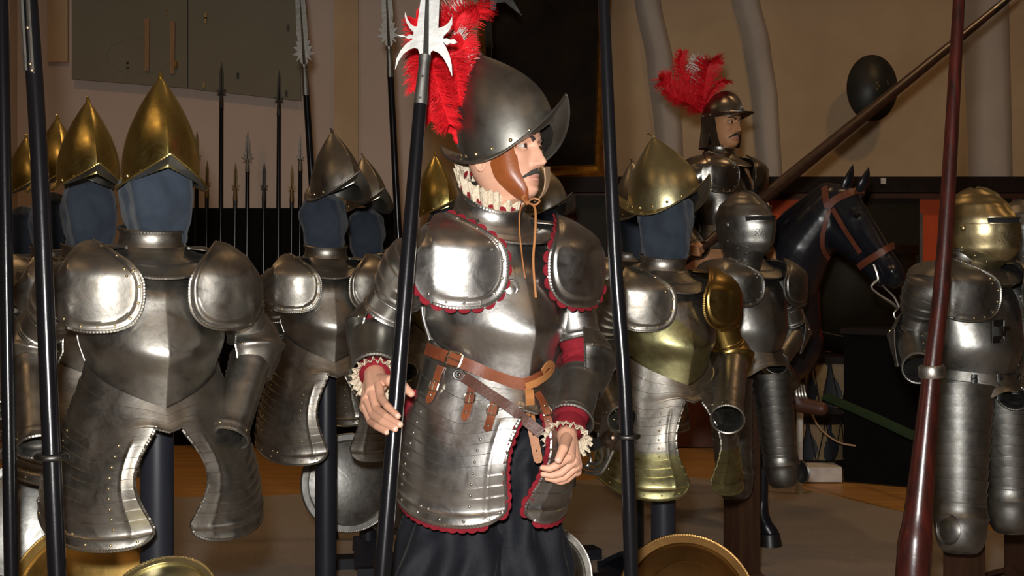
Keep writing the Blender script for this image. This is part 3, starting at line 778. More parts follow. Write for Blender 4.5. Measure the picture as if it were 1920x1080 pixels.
# oval painted shield on the wall
sh = empty('oval_shield', W(1635, 165, 9.9), label='dark oval shield with gold crosses hung on the plaster wall', cat='shield')
M['shield_paint'] = plain('dark_green_leather', (.022,.024,.018), .45, (.014,.014,.012), 9)
def os_(u, v):
    a = 2*PI*u; r = v
    return V((.205*r*math.cos(a), -.10*(1-r*r)-.0, .27*r*math.sin(a)))
mb = MB(); mb.grid(os_, 48, [.001, .2, .4, .6, .75, .86, .93, 1], cu=True, th=.012); mb.build('board', M['shield_paint'], sh)
mb = MB(); mb.tube([os_(i/60, 1)+V((0, 0, 0)) for i in range(60)], .011, 6, closed=True); mb.build('rim', plain('dull_red_rim', (.10,.018,.012), .6), sh)
for (x, z, s) in ((.01, .0, 1), (-.08, .03, .5), (.10, .02, .7), (0, .12, .5), (0, -.13, .6)):
    mb = MB(); yy = -.10*(1-(x/.205)**2-(z/.27)**2)-.008
    for w, h in ((.05*s, .014*s), (.014*s, .075*s)): mb.box((x, yy, z), (w, .006, h))
    mb.build('gold_cross', plain('dull_gold_paint', (.16,.11,.03), .5), sh, smooth=False)
# ---------------------------------------------------------------- half armours on poles
G1 = 'half armours on poles'
def half_armour(px, Y, rz, s, label, mt, arms, D=None, wing=1.0, q=1.0, rv=1, z=0, wingR=None):
    """arms: two lists (viewer's left, right) of (px, py, Y) for shoulder, elbow, wrist"""
    O = V((Xp(px, Y), Y, z))
    root = empty('half_armour', O, rz, 0, s, None, label, 'armour', G1)
    F = Fr(root)
    r = torso(root, mt, D, rv, q)
    for sd, a in zip((-1, 1), arms):
        if not a: continue
        S0, E, Wr = [F.L(*p) for p in a[:3]]
        k = a[3] if len(a) > 3 else {}
        S1 = V((sd*.188, 0, 1.39))
        m2 = dict(mt); m2.update(k.get('mt', {}))
        pauldron(root, sd, E, m2, rv, wing=wing, q=q)
        arm(root, S1, E, Wr, m2, od=k.get('od', (sd*.8, -.42, 0)), wrap=112, q=q, rv=rv, r=k.get('r', (.058, .053, .054, .045)), v1=k.get('v1', 1))
    return root, F
M['brassy'] = metal('brassy_steel', (.50,.42,.24), (.34,.28,.15), (.2,.14,.06), .28, .44)
ST = dict(all='steel')
# A1: the big one at the left
A1, F1 = half_armour(286, 2.95, R(28), 1.0, 'large brownish steel half armour behind the ringed black pole, gilt pointed helmet above', dict(ST),
    [[(110, 500, 2.9), (62, 652, 2.97), (72, 838, 2.80)], [(455, 500, 3.05), (476, 655, 3.10), (428, 822, 2.92)]])
S1 = stand((A1.location.x+.005, 2.97, 0), R(17), 1.46, 'black pole stand with navy cloth head wearing the largest gilt helmet', (.0, 0), seed=1, h=.27)
H1 = morion('morion_helmet', 'gilt', W(302, 330, 2.95), R(24), R(2), 1.0, None, 'gilt pointed helmet on the front navy cloth head, nearest the spears', 'gilt helmets', dict(h=.252, lift=.040, rise=.030, back=-.02))
# A2: behind, left of the soldier
A2, F2 = half_armour(612, 4.5, R(20), 1.0, 'grey steel half armour under a steel pointed helmet, left of the soldier', dict(ST, tasset='steel'),
    [[(520, 520, 4.45), (515, 642, 4.62), (578, 745, 4.35), dict(r=(.06, .055, .052, .044), mt=dict(vambrace='brass'))], [(710, 520, 4.5), (735, 640, 4.6), (720, 745, 4.4)]], dict(zb=.715, arch=.045, rope=True))
S2 = stand((A2.location.x-.01, 4.55, 0), R(8), 1.45, 'black pole stand with navy cloth head under the steel pointed helmet', (-.01, 0), seed=3, h=.27)
H2 = morion('morion_helmet', 'steel', W(632, 362, 4.5), R(38), R(-2), 1.03, None, 'grey steel pointed helmet left of the soldier', 'steel helmets', dict(h=.235, back=-.03))
# A3: right of the soldier
def patched(name, base, nrm, c, amp, hi=(.42,.39,.20), lo=(.30,.285,.14), up=None):
    m = base.copy(); m.name = name; N, L = m.node_tree.nodes, m.node_tree.links; b = N['Principled BSDF']
    src = b.inputs['Base Color'].links[0].from_socket
    tc = N.new('ShaderNodeTexCoord'); d = N.new('ShaderNodeVectorMath'); d.operation = 'DOT_PRODUCT'; d.inputs[1].default_value = nrm
    L.new(tc.outputs['Object'], d.inputs[0])
    n = noi(N, L, 14, 5, .6); a = N.new('ShaderNodeMath'); a.operation = 'MULTIPLY_ADD'; a.inputs[1].default_value = amp
    L.new(n.outputs[0], a.inputs[0]); L.new(d.outputs['Value'], a.inputs[2])
    mr = N.new('ShaderNodeMapRange'); mr.inputs['From Min'].default_value = c-.006; mr.inputs['From Max'].default_value = c+.006
    L.new(a.outputs[0], mr.inputs[0])
    n2 = noi(N, L, 9, 6, .6); r = ramp(N, [(.35, lo), (.65, hi)]); L.new(n2.outputs[0], r.inputs[0])
    mx = N.new('ShaderNodeMix'); mx.data_type = 'RGBA'
    L.new(mr.outputs[0], mx.inputs[0]); L.new(src, mx.inputs[6]); L.new(r.outputs[0], mx.inputs[7]); L.new(mx.outputs[2], b.inputs['Base Color'])
    return m
M['patchy_breast'] = patched('yellowed_steel', M['steel'], (-.55, 0, -.83), -1.02, .05)
M['patchy_tasset'] = patched('half_gilt_steel', M['steel'], (.0, 0, -1), -.845, .02)
A3, F3 = half_armour(1246, 3.95, R(22), .965, 'half armour with a yellowed breastplate and one gilded arm, right of the soldier', dict(ST, breast='patchy_breast', tasset='patchy_tasset'),
    [[(1120, 540, 3.9), (1120, 668, 4.08), (1166, 785, 3.75)], [(1345, 540, 4.05), (1372, 672, 4.08), (1364, 786, 3.74), dict(mt=dict(pauldron='bronzed', rerebrace='bronzed', couter='bronzed'), r=(.06, .055, .056, .05))]],
    dict(zb=.715, arch=.05, hip=.2))
S3 = stand((A3.location.x, 3.98, 0), R(22), 1.40, 'navy painted pole stand with cloth head under the pale brass helmet', (.01, -.01), seed=5, h=.28)
H3 = morion('morion_helmet', 'pale_brass', W(1247, 384, 3.95), R(58), R(-9), 1.05, None, 'pale brass pointed helmet right of the soldier, brim seen from the side', 'gilt helmets', dict(h=.225, back=-.008, a=.098, b=.112))
# V1 / V2: closed helmets, long thigh plates
VD = dict(zw=1.075, zv=1.055, closed=True, a2=.145, b3=.135, ridge=.020, b2=.165, rope=True)
def tall_armour(px, Y, rz, s, label, mt, arms, knees, hips, D=None, wing=.9, rest=False, q=.8):
    root = empty('three_quarter_armour', V((Xp(px, Y), Y, 0)), rz, 0, s, None, label, 'armour', 'three quarter armours')
    F = Fr(root); DD = dict(VD); DD.update(D or {}); br, fl = torso(root, mt, DD, 1, q)
    for sd, a in zip((-1, 1), arms):
        if not a: continue
        S0, E, Wr = [F.L(*p) for p in a[:3]]; k = a[3] if len(a) > 3 else {}
        pauldron(root, sd, E, mt, 1, wing=wing, q=q, big=k.get('big', 1)); arm(root, V((sd*.188, 0, 1.39)), E, Wr, mt, q=q, r=k.get('r', (.058, .053, .054, .045)), couter=k.get('couter', .066))
    for sd, h, kn in zip((-1, 1), hips, knees):
        if h: cuisse(root, sd, F.L(*h), F.L(*kn), mt, r0=.112 if rest else .088, r1=.078 if rest else .066)
    if rest:
        mb = MB(); p = br(.42, .52); 
        mb.box(p+V((0, -.008, 0)), (.052, .008, .075)); mb.box(p+V((.0, -.02, 0)), (.02, .03, .03)); mb.box(p+V((.014, -.03, .01)), (.03, .012, .016))
        mb.tube([p+V((x*.026, -.013, z*.037)) for x, z in ((-1,-1),(1,-1),(1,1),(-1,1))], .003, 5, closed=True)
        mb.build('lance_rest', [M['iron']], root)
        for u in (.44, .62, .3):
            mb = MB(); q0 = fl(u, .15); n = V((math.sin((u-.5)*3.5), -math.cos((u-.5)*3.5), 0))
            mb.tube([q0+n*.006+V((0, 0, .012)), q0+n*.008+V((-.004, 0, -.04)), q0+n*.010+V((-.008, -.004, -.075))], .010, 8, flat=.3, up=n.cross(V((0, 0, 1)))); 
            mb.tube([q0+n*.013+V((.013*math.cos(a), 0, -.012+.014*math.sin(a))) for a in [i*PI/8 for i in range(16)]], .002, 5, closed=True, mi=1)
            mb.build('tasset_strap', [M['black_leather'], M['iron']], root)
    return root, F
V1, FV1 = tall_armour(1398, 4.9, R(30), 1.0, 'dark steel three quarter armour standing in front of the black horse', dict(all='dull', rivet='srivet'),
    [[(1318, 545, 4.75), (1325, 640, 4.95), (1318, 720, 4.8)], [(1478, 555, 5.1), (1490, 625, 5.1), (1455, 680, 4.85)]],
    [(1376, 888, 4.72), (1464, 868, 4.95)], [(1368, 715, 4.80), (1444, 700, 4.98)])
SV1 = stand((V1.location.x+.0, 4.98, 0), R(30), 1.45, 'dark wooden post holding the closed helmet armour by the horse', post='wood_post', square=True, r=.06, head=False)
HV1 = close_helmet('close_helmet', 'dull', W(1393, 432, 4.9), R(38), 1.0, 'dark steel closed helmet with eye slit in front of the horse', 'closed helmets', 'srivet')
V2, FV2 = tall_armour(1818, 4.0, R(27), .985, 'grey three quarter armour behind the thick red lance at right', dict(all='dull', rivet='rivet'),
    [[(1728, 545, 3.9), (1712, 640, 4.0), (1722, 690, 3.7), dict(couter=.078, big=1.05)], [(1905, 560, 4.1), (1925, 660, 4.1), (1900, 745, 3.9)]],
    [(1798, 968, 3.82), (1893, 935, 4.05)], [(1796, 725, 3.90), (1884, 720, 4.10)], rest=True, q=1)
SV2 = stand((V2.location.x+.02, 4.1, 0), R(30), 1.42, 'dark wooden post under the brassy closed helmet at right', post='wood_post', square=True, r=.055, head=False)
HV2 = close_helmet('close_helmet', 'brassy', W(1828, 440, 4.0), R(42), .97, 'brassy closed helmet with eye slit beside the red lance', 'closed helmets')

# fainter armours further back: copies of the finished ones
def again(src, px, Y, rz, s, label, group=None, z=0):
    c = copy_tree(src); c.location = (Xp(px, Y), Y, z); c.rotation_euler.z = rz; c.scale = (s, s, s); c['label'] = label
    if group: c['group'] = group
    return c
def helm_at(src, px, py, Y, rz, s, label, tilt=None):
    c = copy_tree(src); c.location = W(px, py, Y); c.rotation_euler.z = rz; c.scale = (s, s, s); c['label'] = label
    if tilt is not None: c.rotation_euler.x = tilt
    return c
B1 = again(A1, 165, 3.85, R(36), .99, 'half armour directly behind the large one at left, mostly hidden')
again(S1, 168, 3.87, R(15), 1, 'pole stand with navy cloth head under the second gilt helmet from the front')
helm_at(H1, 166, 338, 3.6, R(30), .98, 'second gilt helmet, between the ringed black pole and the largest one')
B2 = again(A1, 98, 4.75, R(36), 1, 'half armour third back in the left row, its shoulder beside the ringed pole')
again(S1, 98, 4.77, R(15), 1, 'pole stand with navy cloth head third back in the left row')
helm_at(H1, 108, 345, 4.45, R(30), 1.0, 'third gilt helmet, its tip just above the ringed pole')
B3 = again(A1, 40, 5.7, R(36), 1, 'half armour fourth back at the far left edge')
again(S1, 45, 5.72, R(15), 1, 'pole stand with navy cloth head fourth back at the far left edge')
helm_at(H1, 50, 360, 5.3, R(30), 1.0, 'dark gilt helmet behind the ringed pole at far left')
again(A2, 700, 5.6, R(9), 1.0, 'half armour hidden behind the soldier and the grey one')
again(S2, 690, 5.62, R(9), 1.0, 'pole stand with cloth head behind the steel helmet')
helm_at(H2, 688, 385, 5.5, R(35), 1.0, 'second steel helmet peeping out behind the first')
B6 = again(A3, 840, 5.4, R(20), 1.0, 'brassy half armour glimpsed between the soldier and his hand')
again(S3, 838, 5.42, R(20), 1.03, 'cloth headed stand hidden behind the soldier')
helm_at(H1, 818, 395, 5.3, R(30), 1.0, 'brass helmet glimpsed behind the soldier and his black shaft')
again(A2, 1032, 5.7, R(20), 1.0, 'half armour hidden behind the soldier beside the long black pole')
again(S2, 1032, 5.72, R(20), 1.0, 'cloth headed stand beyond the face of the soldier')
helm_at(H2, 1022, 392, 5.7, R(50), 1.0, 'steel helmet seen just beyond the chin of the soldier')
again(A2, 1178, 5.3, R(25), 1.0, 'half armour behind the one with the yellowed breastplate')
again(S2, 1190, 5.32, R(25), 1.0, 'stand behind the pale brass helmet')
helm_at(H2, 1196, 400, 5.2, R(40), 1.0, 'dark helmet peeping out behind the pale brass one')
again(V2, 1912, 4.95, R(27), .98, 'dark armour cut by the right edge of the photo')
again(SV2, 1915, 5.05, R(27), 1, 'wooden post at the right edge')
helm_at(HV1, 1918, 448, 4.9, R(42), 1.0, 'dark closed helmet cut by the right edge')
# ---------------------------------------------------------------- poles, spears, shields
def pole(name, pts, rads, mat, label, cat='pole', group=None, ring=None, rope=False):
    """pts: (px, py, Y) from the foot up"""
    P3 = [W(*p) for p in pts]
    d = (P3[0]-P3[1]).normalized()
    if P3[0].z > 0.01: P3[0] = P3[0]+d*((P3[0].z-.005)/max(-d.z, .2)) if name != 'x' else P3[0]
    root = empty(name, P3[0], label=label, cat=cat, group=group); o = P3[0]
    n = 24; q = [cr(P3, i/n)-o for i in range(n+1)]; rr = [cr(rads, i/n) for i in range(n+1)]
    mb = MB(); mb.tube(q, rr, 20); mb.build('shaft', M[mat], root)
    return root, o
# ringed black pole, left
p1, o1 = pole('ringed_pole', [(112, 1180, 2.34), (97, 855, 2.37), (72, 270, 2.42), (44, -150, 2.46)], [.0185, .018, .0175, .0165], 'staff', 'long black pole with a dark ring standing in front of the large left armour', 'pole', 'ringed black poles')
mb = MB(); c = W(97, 856, 2.37)-o1; mb.tube([c+V((.027*math.cos(a), .027*math.sin(a), 0)) for a in [i*PI/16 for i in range(32)]], .0075, 10, closed=True); mb.build('ring', M['iron'], p1)
mb = MB()
for y0, y1, sx in ((-150, 132, -.9), (-150, 136, .5)):
    pts = [(51+(y-50)*.06+sx*9, y, 2.43-.016) for y in [y0+(y1-y0)*i/8 for i in range(9)]]
    mb.tube([W(*p)-o1 for p in pts], .0045, 6)
for x, y in ((52, 52), (57, 120), (60, 132)): mb.rivet(W(x, y, 2.405)-o1, (0, -1, 0), .004, 1)
mb.build('langet', [M['spear'], M['rivet']], p1)
p0, o0 = pole('black_pole', [(23, 1180, 2.7), (3, 0, 2.8), (-1, -150, 2.82)], [.0165, .0155, .015], 'staff', 'black pole cut by the left edge of the photo')
p2, o2 = pole('ringed_pole', [(1186, 1180, 2.55), (1175, 815, 2.57), (1153, 480, 2.6), (1132, 0, 2.64), (1126, -150, 2.65)], [.0155, .0155, .0155, .013, .0125], 'staff', 'long black pole with a dark ring standing right of the soldier', 'pole', 'ringed black poles')
mb = MB(); c = W(1176, 818, 2.57)-o2; mb.tube([c+V((.024*math.cos(a), .024*math.sin(a), 0)) for a in [i*PI/16 for i in range(32)]], .0055, 10, closed=True); mb.build('ring', M['iron'], p2)
# thick red lance
p3, o3 = pole('tournament_lance', [(1706, 1180, 2.85), (1712, 1075, 2.86), (1722, 960, 2.88), (1747, 697, 2.92), (1770, 480, 2.96), (1798, 0, 3.04), (1806, -150, 3.06)], [.03, .042, .034, .0225, .0195, .0150, .0145], 'lance', 'thick red varnished lance with a steel ring, flared at its foot', 'lance')
mb = MB(); c = W(1747, 697, 2.92)-o3; mb.lathe([(.024, -.014), (.030, -.015), (.032, -.010), (.032, .012), (.029, .016), (.024, .015)], c, (-.06, 0, 1), 32); mb.build('ring', metal('ring_steel', (.42,.4,.36), (.3,.28,.25), (.25,.15,.08), .35, .5), p3)

def halberd_head(name, px, py, Y, s, style, mat, shaft_to, label, group, r=.016, cat='spear'):
    """pole arm standing upright: socket at (px, py); head above, shaft down to the floor"""
    base = W(px, py, Y); foot = W(*shaft_to); d = (base-foot).normalized()
    f0 = foot-d*(foot.z/d.z); f0.z = .004
    root = empty(name, f0, label=label, cat=cat, group=group)
    b = base-f0; mb = MB(); mb.tube([d*.0, b*.5, b], [r, r, r*.82], 14); mb.build('shaft', M['staff'], root)
    x = V((1, 0, 0)); x = (x-d*x.dot(d)).normalized(); y = x.cross(d)
    P = lambda a, h, e=0: b+x*(a*s)+d*(h*s)+y*e
    mb = MB()
    mb.tube([P(0, -.02), P(0, .10), P(0, .13)], [r*.95, r*.75, r*.62], 12); mb.tube([P(0, .125), P(0, .14)], r*.85, 12)
    if style == 'star':
        half = [(.011, .14), (.022, .16), (.015, .175), (.042, .158), (.028, .185), (.06, .195), (.03, .21), (.052, .235), (.028, .235), (.038, .265), (.024, .262), (.03, .30), (.024, .5), (.012, .62), (0, .68)]
    elif style == 'small':
        half = [(.010, .13), (.05, .125), (.028, .150), (.055, .185), (.025, .172), (.022, .23), (.02, .36), (0, .47)]
    else:
        half = [(.010, .13), (.06, .10), (.035, .145), (.085, .165), (.035, .175), (.06, .225), (.022, .195), (.034, .25), (.026, .38), (0, .50)]
    poly = half+[(-a, h) for a, h in reversed(half[:-1])]
    mb.prism(poly, -.0022, .0022, lambda a, h, e: P(a, h, e))
    hh = half[-1][1]; wv = half[-2][0]*.8
    for sg in (-1, 1): mb.add([P(-.008, .14, sg*.002), P(.008, .14, sg*.002), P(0, .14, sg*.009), P(0, hh*.98, sg*.002)], [(0, 2, 3), (2, 1, 3)])
    mb.build('spearhead', M[mat], root, smooth=False)
    return root
GS = 'pole arms along the far wall'
halberd_head('partisan', 574, 172, 6.2, 1.02, 'star', 'spear', (590, 420, 6.2), 'tall spear with a spiked star below its blade, above the steel helmet', GS, .021)
halberd_head('partisan', 732, 138, 6.2, 1.02, 'star', 'spear', (745, 400, 6.2), 'tall star-bladed spear in the pale bay just left of the soldier', GS, .021)
for (x, y, st, mt, lb, sc) in ((415, 200, 'small', 'iron', 'dark spear, tallest of those on the pale wall, right of the gilt helmet', .62), (523, 214, 'small', 'iron', 'dark spear with a hooked head, second tallest on the pale wall', .62),
        (464, 320, 'full', 'spear', 'bright steel partisan between the two tall dark spears', .52), (388, 368, 'small', 'spear_brass', 'short brassy spear nearest the largest gilt helmet', .5), (441, 374, 'small', 'spear_brass', 'short spear left of the bright steel partisan', .52),
        (495, 374, 'small', 'iron', 'short dark spear right of the bright steel partisan', .52), (547, 376, 'small', 'spear_brass', 'short pale brass spear near the steel helmet', .5), (563, 318, 'small', 'spear', 'slim steel spear beside the tall star-bladed shaft', .5), (369, 320, 'small', 'spear_brass', 'brassy spear half hidden by the largest gilt helmet', .56)):
    halberd_head('spear', x, y, 9.55, sc*1.25, st, mt, (x-2, 620, 9.55), lb, GS, .020)
# halberd with axe blade behind the soldier's helmet
hb = empty('halberd', (Xp(917, 6.4), 6.4, .004), label='halberd with an axe blade rising behind the helmet of the soldier', cat='halberd')
fh = Fr(hb); mb = MB(); mb.tube([(0, 0, 0), fh.L(916, 75, 6.4)], .017, 12); mb.build('shaft', M['staff'], hb)
mb = MB(); mb.tube([fh.L(917, 90, 6.4), fh.L(914, 30, 6.4), fh.L(912, -160, 6.4)], [.022, .018, .012], 8)
q = [(906, -40), (905, 18), (914, 22), (930, 18), (930, 6), (946, 4), (979, 30), (950, -20), (948, -60), (930, -45)]
mb.prism([(a, b) for a, b in q], -.003, .003, lambda a, b, e: fh.L(a, b, 6.4)+V((0, e, 0)))
mb.build('axe_head', M['iron'], hb, smooth=False)
# the soldier's partisan
PSH = [(708, 1180, 2.50), (748, 690, 2.575), (789, 185, 2.66)]
pt, op = pole('partisan', PSH, [.0185, .018, .0148], 'staff', 'bright steel partisan with curled lugs on a black shaft held by the soldier', 'spear')
ax = (W(797, 100, 2.675)-W(789, 185, 2.66)).normalized()
mb = MB(); a0 = W(788, 196, 2.658)-op; a1 = W(797, 103, 2.675)-op
mb.tube([a0, a0.lerp(a1, .75), a0.lerp(a1, .9), a1], [.0155, .0125, .0125, .0115], 16); mb.tube([a0.lerp(a1, .86), a0.lerp(a1, .98)], [.0142, .0142], 16)
for f in (.12, .55): mb.rivet(a0.lerp(a1, f)+V((0, -.0145+.002*f, 0)), (0, -1, 0), .003, 1)
mb.build('socket', [M['blade'], M['iron']], pt)
YB = 2.676
outl = [(797-9, 103), (785, 96), (784, 92), (777, 90), (768, 93), (757, 101), (748, 114), (741, 131), (743, 112), (751, 95), (762, 82), (774, 74), (772, 72), (766, 74), (758, 69), (752, 70), (745, 66), (756, 66), (762, 69), (768, 65), (774, 66), (776, 61), (768, 53), (762, 42), (759, 30), (760, 22), (764, 36), (770, 45), (777, 50), (782, 50), (789, 0), (806, -190),
        (824, 0), (822, 53), (834, 49), (842, 42), (848, 31), (848, 46), (842, 58), (832, 68), (831, 73), (838, 72), (845, 75), (851, 73), (858, 80), (850, 83), (844, 81), (838, 85), (830, 78), (836, 88), (843, 104), (847, 122), (848, 144), (840, 124), (831, 108), (822, 99), (812, 95), (808, 98), (807, 104)]
mb = MB(); mb.prism(outl, -.0022, .0022, lambda a, b, e: W(a, b, YB)-op+V((0, e, 0)))
for sg in (-1, 1):
    l0, r0, m0, tp = W(793, 103, YB)-op, W(804, 103, YB)-op, W(798, 103, YB)-op, W(806, -180, YB)-op
    mb.add([l0+V((0, sg*.002, 0)), r0+V((0, sg*.002, 0)), m0+V((0, sg*.010, 0)), tp+V((0, sg*.003, 0))], [(0, 2, 3), (2, 1, 3)])
mb.build('blade', M['blade'], pt, smooth=False)

M['bronze'] = metal('brown_bronze', (.20,.115,.04), (.13,.072,.026), (.09,.05,.02), .36, .5, sc=3)
# round shields on the floor
def shield(px, py, Y, r, tilt, yaw, mat, label, rim=None, dome=.06, rib=0, roll=0, ring=0):
    root = empty('round_shield', W(px, py, Y), label=label, cat='shield', group='round shields leaning by the stands')
    root.rotation_euler = (tilt, roll, yaw)
    def f(u, v):
        a = 2*PI*u; q = v; h = dome*(1-(min(q, .86)/.86)**2)
        y = -h-.0045*g(q-.86, .012)-(.006 if q > .87 else 0)
        if rib: y -= .006*(1 if q < .55 else 0)*0
        return V((r*q*math.cos(a), y, r*q*math.sin(a)))
    mb = MB(); mb.grid(f, 64, [.002, .1, .2, .3, .4, .5, .58, .60, .62, .7, .78, .84, .855, .87, .885, .94, 1], cu=True, th=.003, mf=lambda u, v: 2 if v >= .87 else 0)
    mb.tube([f(i/72, 1) for i in range(72)], .0045, 6, closed=True, rope=400, mi=2)
    mb.rivets(f, [(i/16, .935) for i in range(16)], .0055)
    if ring:
        mb.tube([f(i/48, .58)+V((0, -.001, 0)) for i in range(48)], .0035, 5, closed=True)
        for k in range(10):
            mb.tube([f(k/10, .05+.5*i/6)+V((0, -.001, 0)) for i in range(7)], .002, 4)
    if rib:
        for k in range(6): mb.tube([f(k/6+.03*math.sin(PI*i/8), .08+.7*i/8)+V((0, -.001, 0)) for i in range(9)], .0028, 4)
        mb.tube([f(i/48, .5)+V((0, -.001, 0)) for i in range(48)], .0025, 4, closed=True)
    mb.build('disc', [M[mat], M['srivet'], M[rim or mat]], root)
    return root
shield(160, 1125, 3.35, .225, R(-20), R(0), 'shield_brass', 'golden brass round shield under the large left armour', dome=.03)
shield(305, 1125, 2.55, .115*1.0, R(-55), 0, 'pale_brass', 'pale round shield whose top edge shows at the bottom left', dome=.03)
shield(655, 905, 5.1, .21, R(-8), R(20), 'dull', 'steel round shield with ribs and red lining below the grey armour', rib=1, dome=.03)
shield(1018, 1080, 3.9, .165, R(-14), R(10), 'steel', 'round shield with a riveted steel rim behind the legs of the soldier', dome=.035)
shield(1288, 1132, 3.3, .195, R(-28), R(0), 'bronze', 'brown bronze round shield with engraved rays at the bottom, right of the soldier', dome=.05, ring=1)
shield(40, 985, 3.9, .20, R(-16), R(20), 'dull', 'grey steel shield in the shade behind the ringed pole at lower left', dome=.02)
shield(735, 935, 5.4, .16, R(-10), R(-25), 'dull', 'small round shield turned sideways behind the black shaft', dome=.02)

# things along the right wall: drums, chest, rail, box
def drum(px, py, Y, r, h, label):
    root = empty('side_drum', W(px, py, Y), label=label, cat='drum', group='flame painted drums'); root.location.z = max(root.location.z, h/2+.01)
    M.setdefault('drum_cream', plain('drum_cream', (.30,.21,.10), .6)); M.setdefault('drum_blue', plain('drum_dark_blue', (.015,.02,.03), .6))
    def ff(u, v):
        a = 2*PI*u; return V((r*math.sin(a), -r*math.cos(a), h*(v-.5)))
    def mf(u, v):
        k = (u*9+.10*math.sin(v*6.28*1.0)) % 1.0
        w = .5+.32*math.sin(v*PI*2-.4)
        return 1 if k < w*.9 else 0
    mb = MB(); mb.grid(ff, 144, 40, cu=True, mf=mf); mb.build('shell', [M['drum_cream'], M['drum_blue']], root, angle=180)
    for z in (-h/2, h/2):
        mb = MB(); mb.lathe([(r+.004, z-.025), (r+.012, z-.025), (r+.012, z+.025), (r-.02, z+.03), (.01, z+.028)], (0, 0, 0), (0, 0, 1), 48)
        mb.build('hoop', M['ledge'], root)
    mb = MB()
    for k in range(12):
        a = 2*PI*k/12; b = 2*PI*(k+.5)/12
        for z0, z1, a0, a1 in ((h/2, -h/2, a, b), (-h/2, h/2, b, a+2*PI/12)):
            mb.tube([((r+.012)*math.sin(a0), -(r+.012)*math.cos(a0), z0), ((r+.012)*math.sin(a1), -(r+.012)*math.cos(a1), z1)], .005, 4)
    mb.build('cord', M['ledge'], root)
drum(1575, 718, 8.6, .26, .36, 'flame painted drum on top, below the big dark drum head')
drum(1532, 822, 8.4, .22, .30, 'flame painted drum low down behind the white rod')
drum(1612, 838, 8.8, .2, .34, 'flame painted drum lowest, beside the black chest')
bd = empty('kettle_drum', W(1592, 550, 8.95), label='large black bowl shaped drum in the shade behind the horse', cat='drum')
mb = MB(); mb.lathe([(.02, -.46), (.2, -.42), (.36, -.30), (.45, -.1), (.47, .08), (.48, .32)], (0, 0, 0), (0, 0, 1), 40); mb.build('bowl', M['darkpanel'], bd)
mb = MB(); mb.lathe([(.49, .30), (.5, .30), (.5, .36), (.46, .37), (.01, .365)], (0, 0, 0), (0, 0, 1), 40); mb.build('head', M['canvas'], bd)
mb = MB(); mb.tube([(.47*math.sin(a), -.47*math.cos(a), -.10-.22*math.cos(a*.9)) for a in [-1.3+i*2.6/20 for i in range(21)]], .006, 5); mb.build('cord', M['iron'], bd)
tag(wall_box('low_bench', Xp(1470, 8.5), Xp(1650, 8.5), 0, Zp(888, 8.3)+.18, 8.5, .5, 'ledge'), 'low dark bench carrying the flame painted drums', 'bench')
ch = empty('chest', (Xp(1725, 7.75), 7.75, 0), R(-30), label='plain matt black chest standing on the ochre boards at right', cat='chest')
mb = MB(); mb.box((0, .2, .50), (1.0, .4, 1.0)); mb.build('body', M['blackboard'], ch, smooth=False)
mb = MB(); mb.box((0, .2, 1.02), (1.04, .44, .04)); mb.build('lid', M['ledge'], ch, smooth=False)
rl = MB(); rl.tube([W(1545, 742, 7.9), W(1640, 783, 7.35), W(1740, 830, 6.9)], .03, 4, flat=.3); tag(rl.build('barrier_rail', plain('green_paint', (.012,.045,.018), .6)), 'dark green slanting rail in front of the black chest', 'rail')
mb = MB(); mb.box((0, 0, .05), (.30, .2, .10)); o = mb.build('box', M['white'], smooth=False); o.location = (Xp(1530, 8.05), 8.05, .0); tag(o, 'small white box on the floor below the drums', 'box')
cd = MB(); cd.tube([cr([W(1512, 752, 7.6), W(1535, 800, 7.6), W(1570, 828, 7.6), W(1604, 836, 7.6)], i/24) for i in range(25)], .006, 6); tag(cd.build('cord', M['buff']), 'pale cord sagging from the stirrup towards the black chest', 'cord')
rd = MB(); rd.tube([V((Xp(1498, 7.5), 7.5, .0)), W(1500, 770, 7.5)], .022, 10); tag(rd.build('upright_rod', M['white']), 'short white upright rod behind the foot of the rider', 'rod')
# ---------------------------------------------------------------- the soldier
from mathutils.bvhtree import BVHTree
def bvh_of(objs):
    vs = []; ps = []
    for o in objs:
        m = mat4(o)
        p = o.parent
        while p: m = mat4(p) @ m; p = p.parent
        b = len(vs); vs += [m @ v.co for v in o.data.vertices]; ps += [tuple(b+i for i in q.vertices) for q in o.data.polygons]
    return BVHTree.FromPolygons(vs, ps)
CAM = V((0, 0, CAMZ))
def hit(bv, px, py, off=.003, dflt=2.85):
    d = (W(px, py, 1)-CAM).normalized(); l, n, i, t = bv.ray_cast(CAM, d, 12)
    if l is None: return W(px, py, dflt), V((0, -1, 0))
    if n.dot(d) > 0: n = -n
    return l+n*off, n
def ribbon(mb, pn, w, th=.003, mi=0, taper=None):
    """flat strap lying along (point, normal) pairs"""
    k = len(pn); vs = []
    for i, (p, n) in enumerate(pn):
        T = (pn[min(i+1, k-1)][0]-pn[max(i-1, 0)][0]).normalized(); s = T.cross(n).normalized(); n2 = s.cross(T).normalized()
        if n2.dot(n) < 0: n2 = -n2
        ww = (w*(taper[i] if taper else 1))/2
        vs += [p-s*ww, p+s*ww, p+s*ww*.96+n2*th, p-s*ww*.96+n2*th]
    fs = []
    for i in range(k-1):
        for j in range(4): fs.append((i*4+j, i*4+(j+1) % 4, i*4+4+(j+1) % 4, i*4+4+j))
    fs += [(3, 2, 1, 0), tuple(4*(k-1)+j for j in range(4))]
    mb.add(vs, fs, mi)
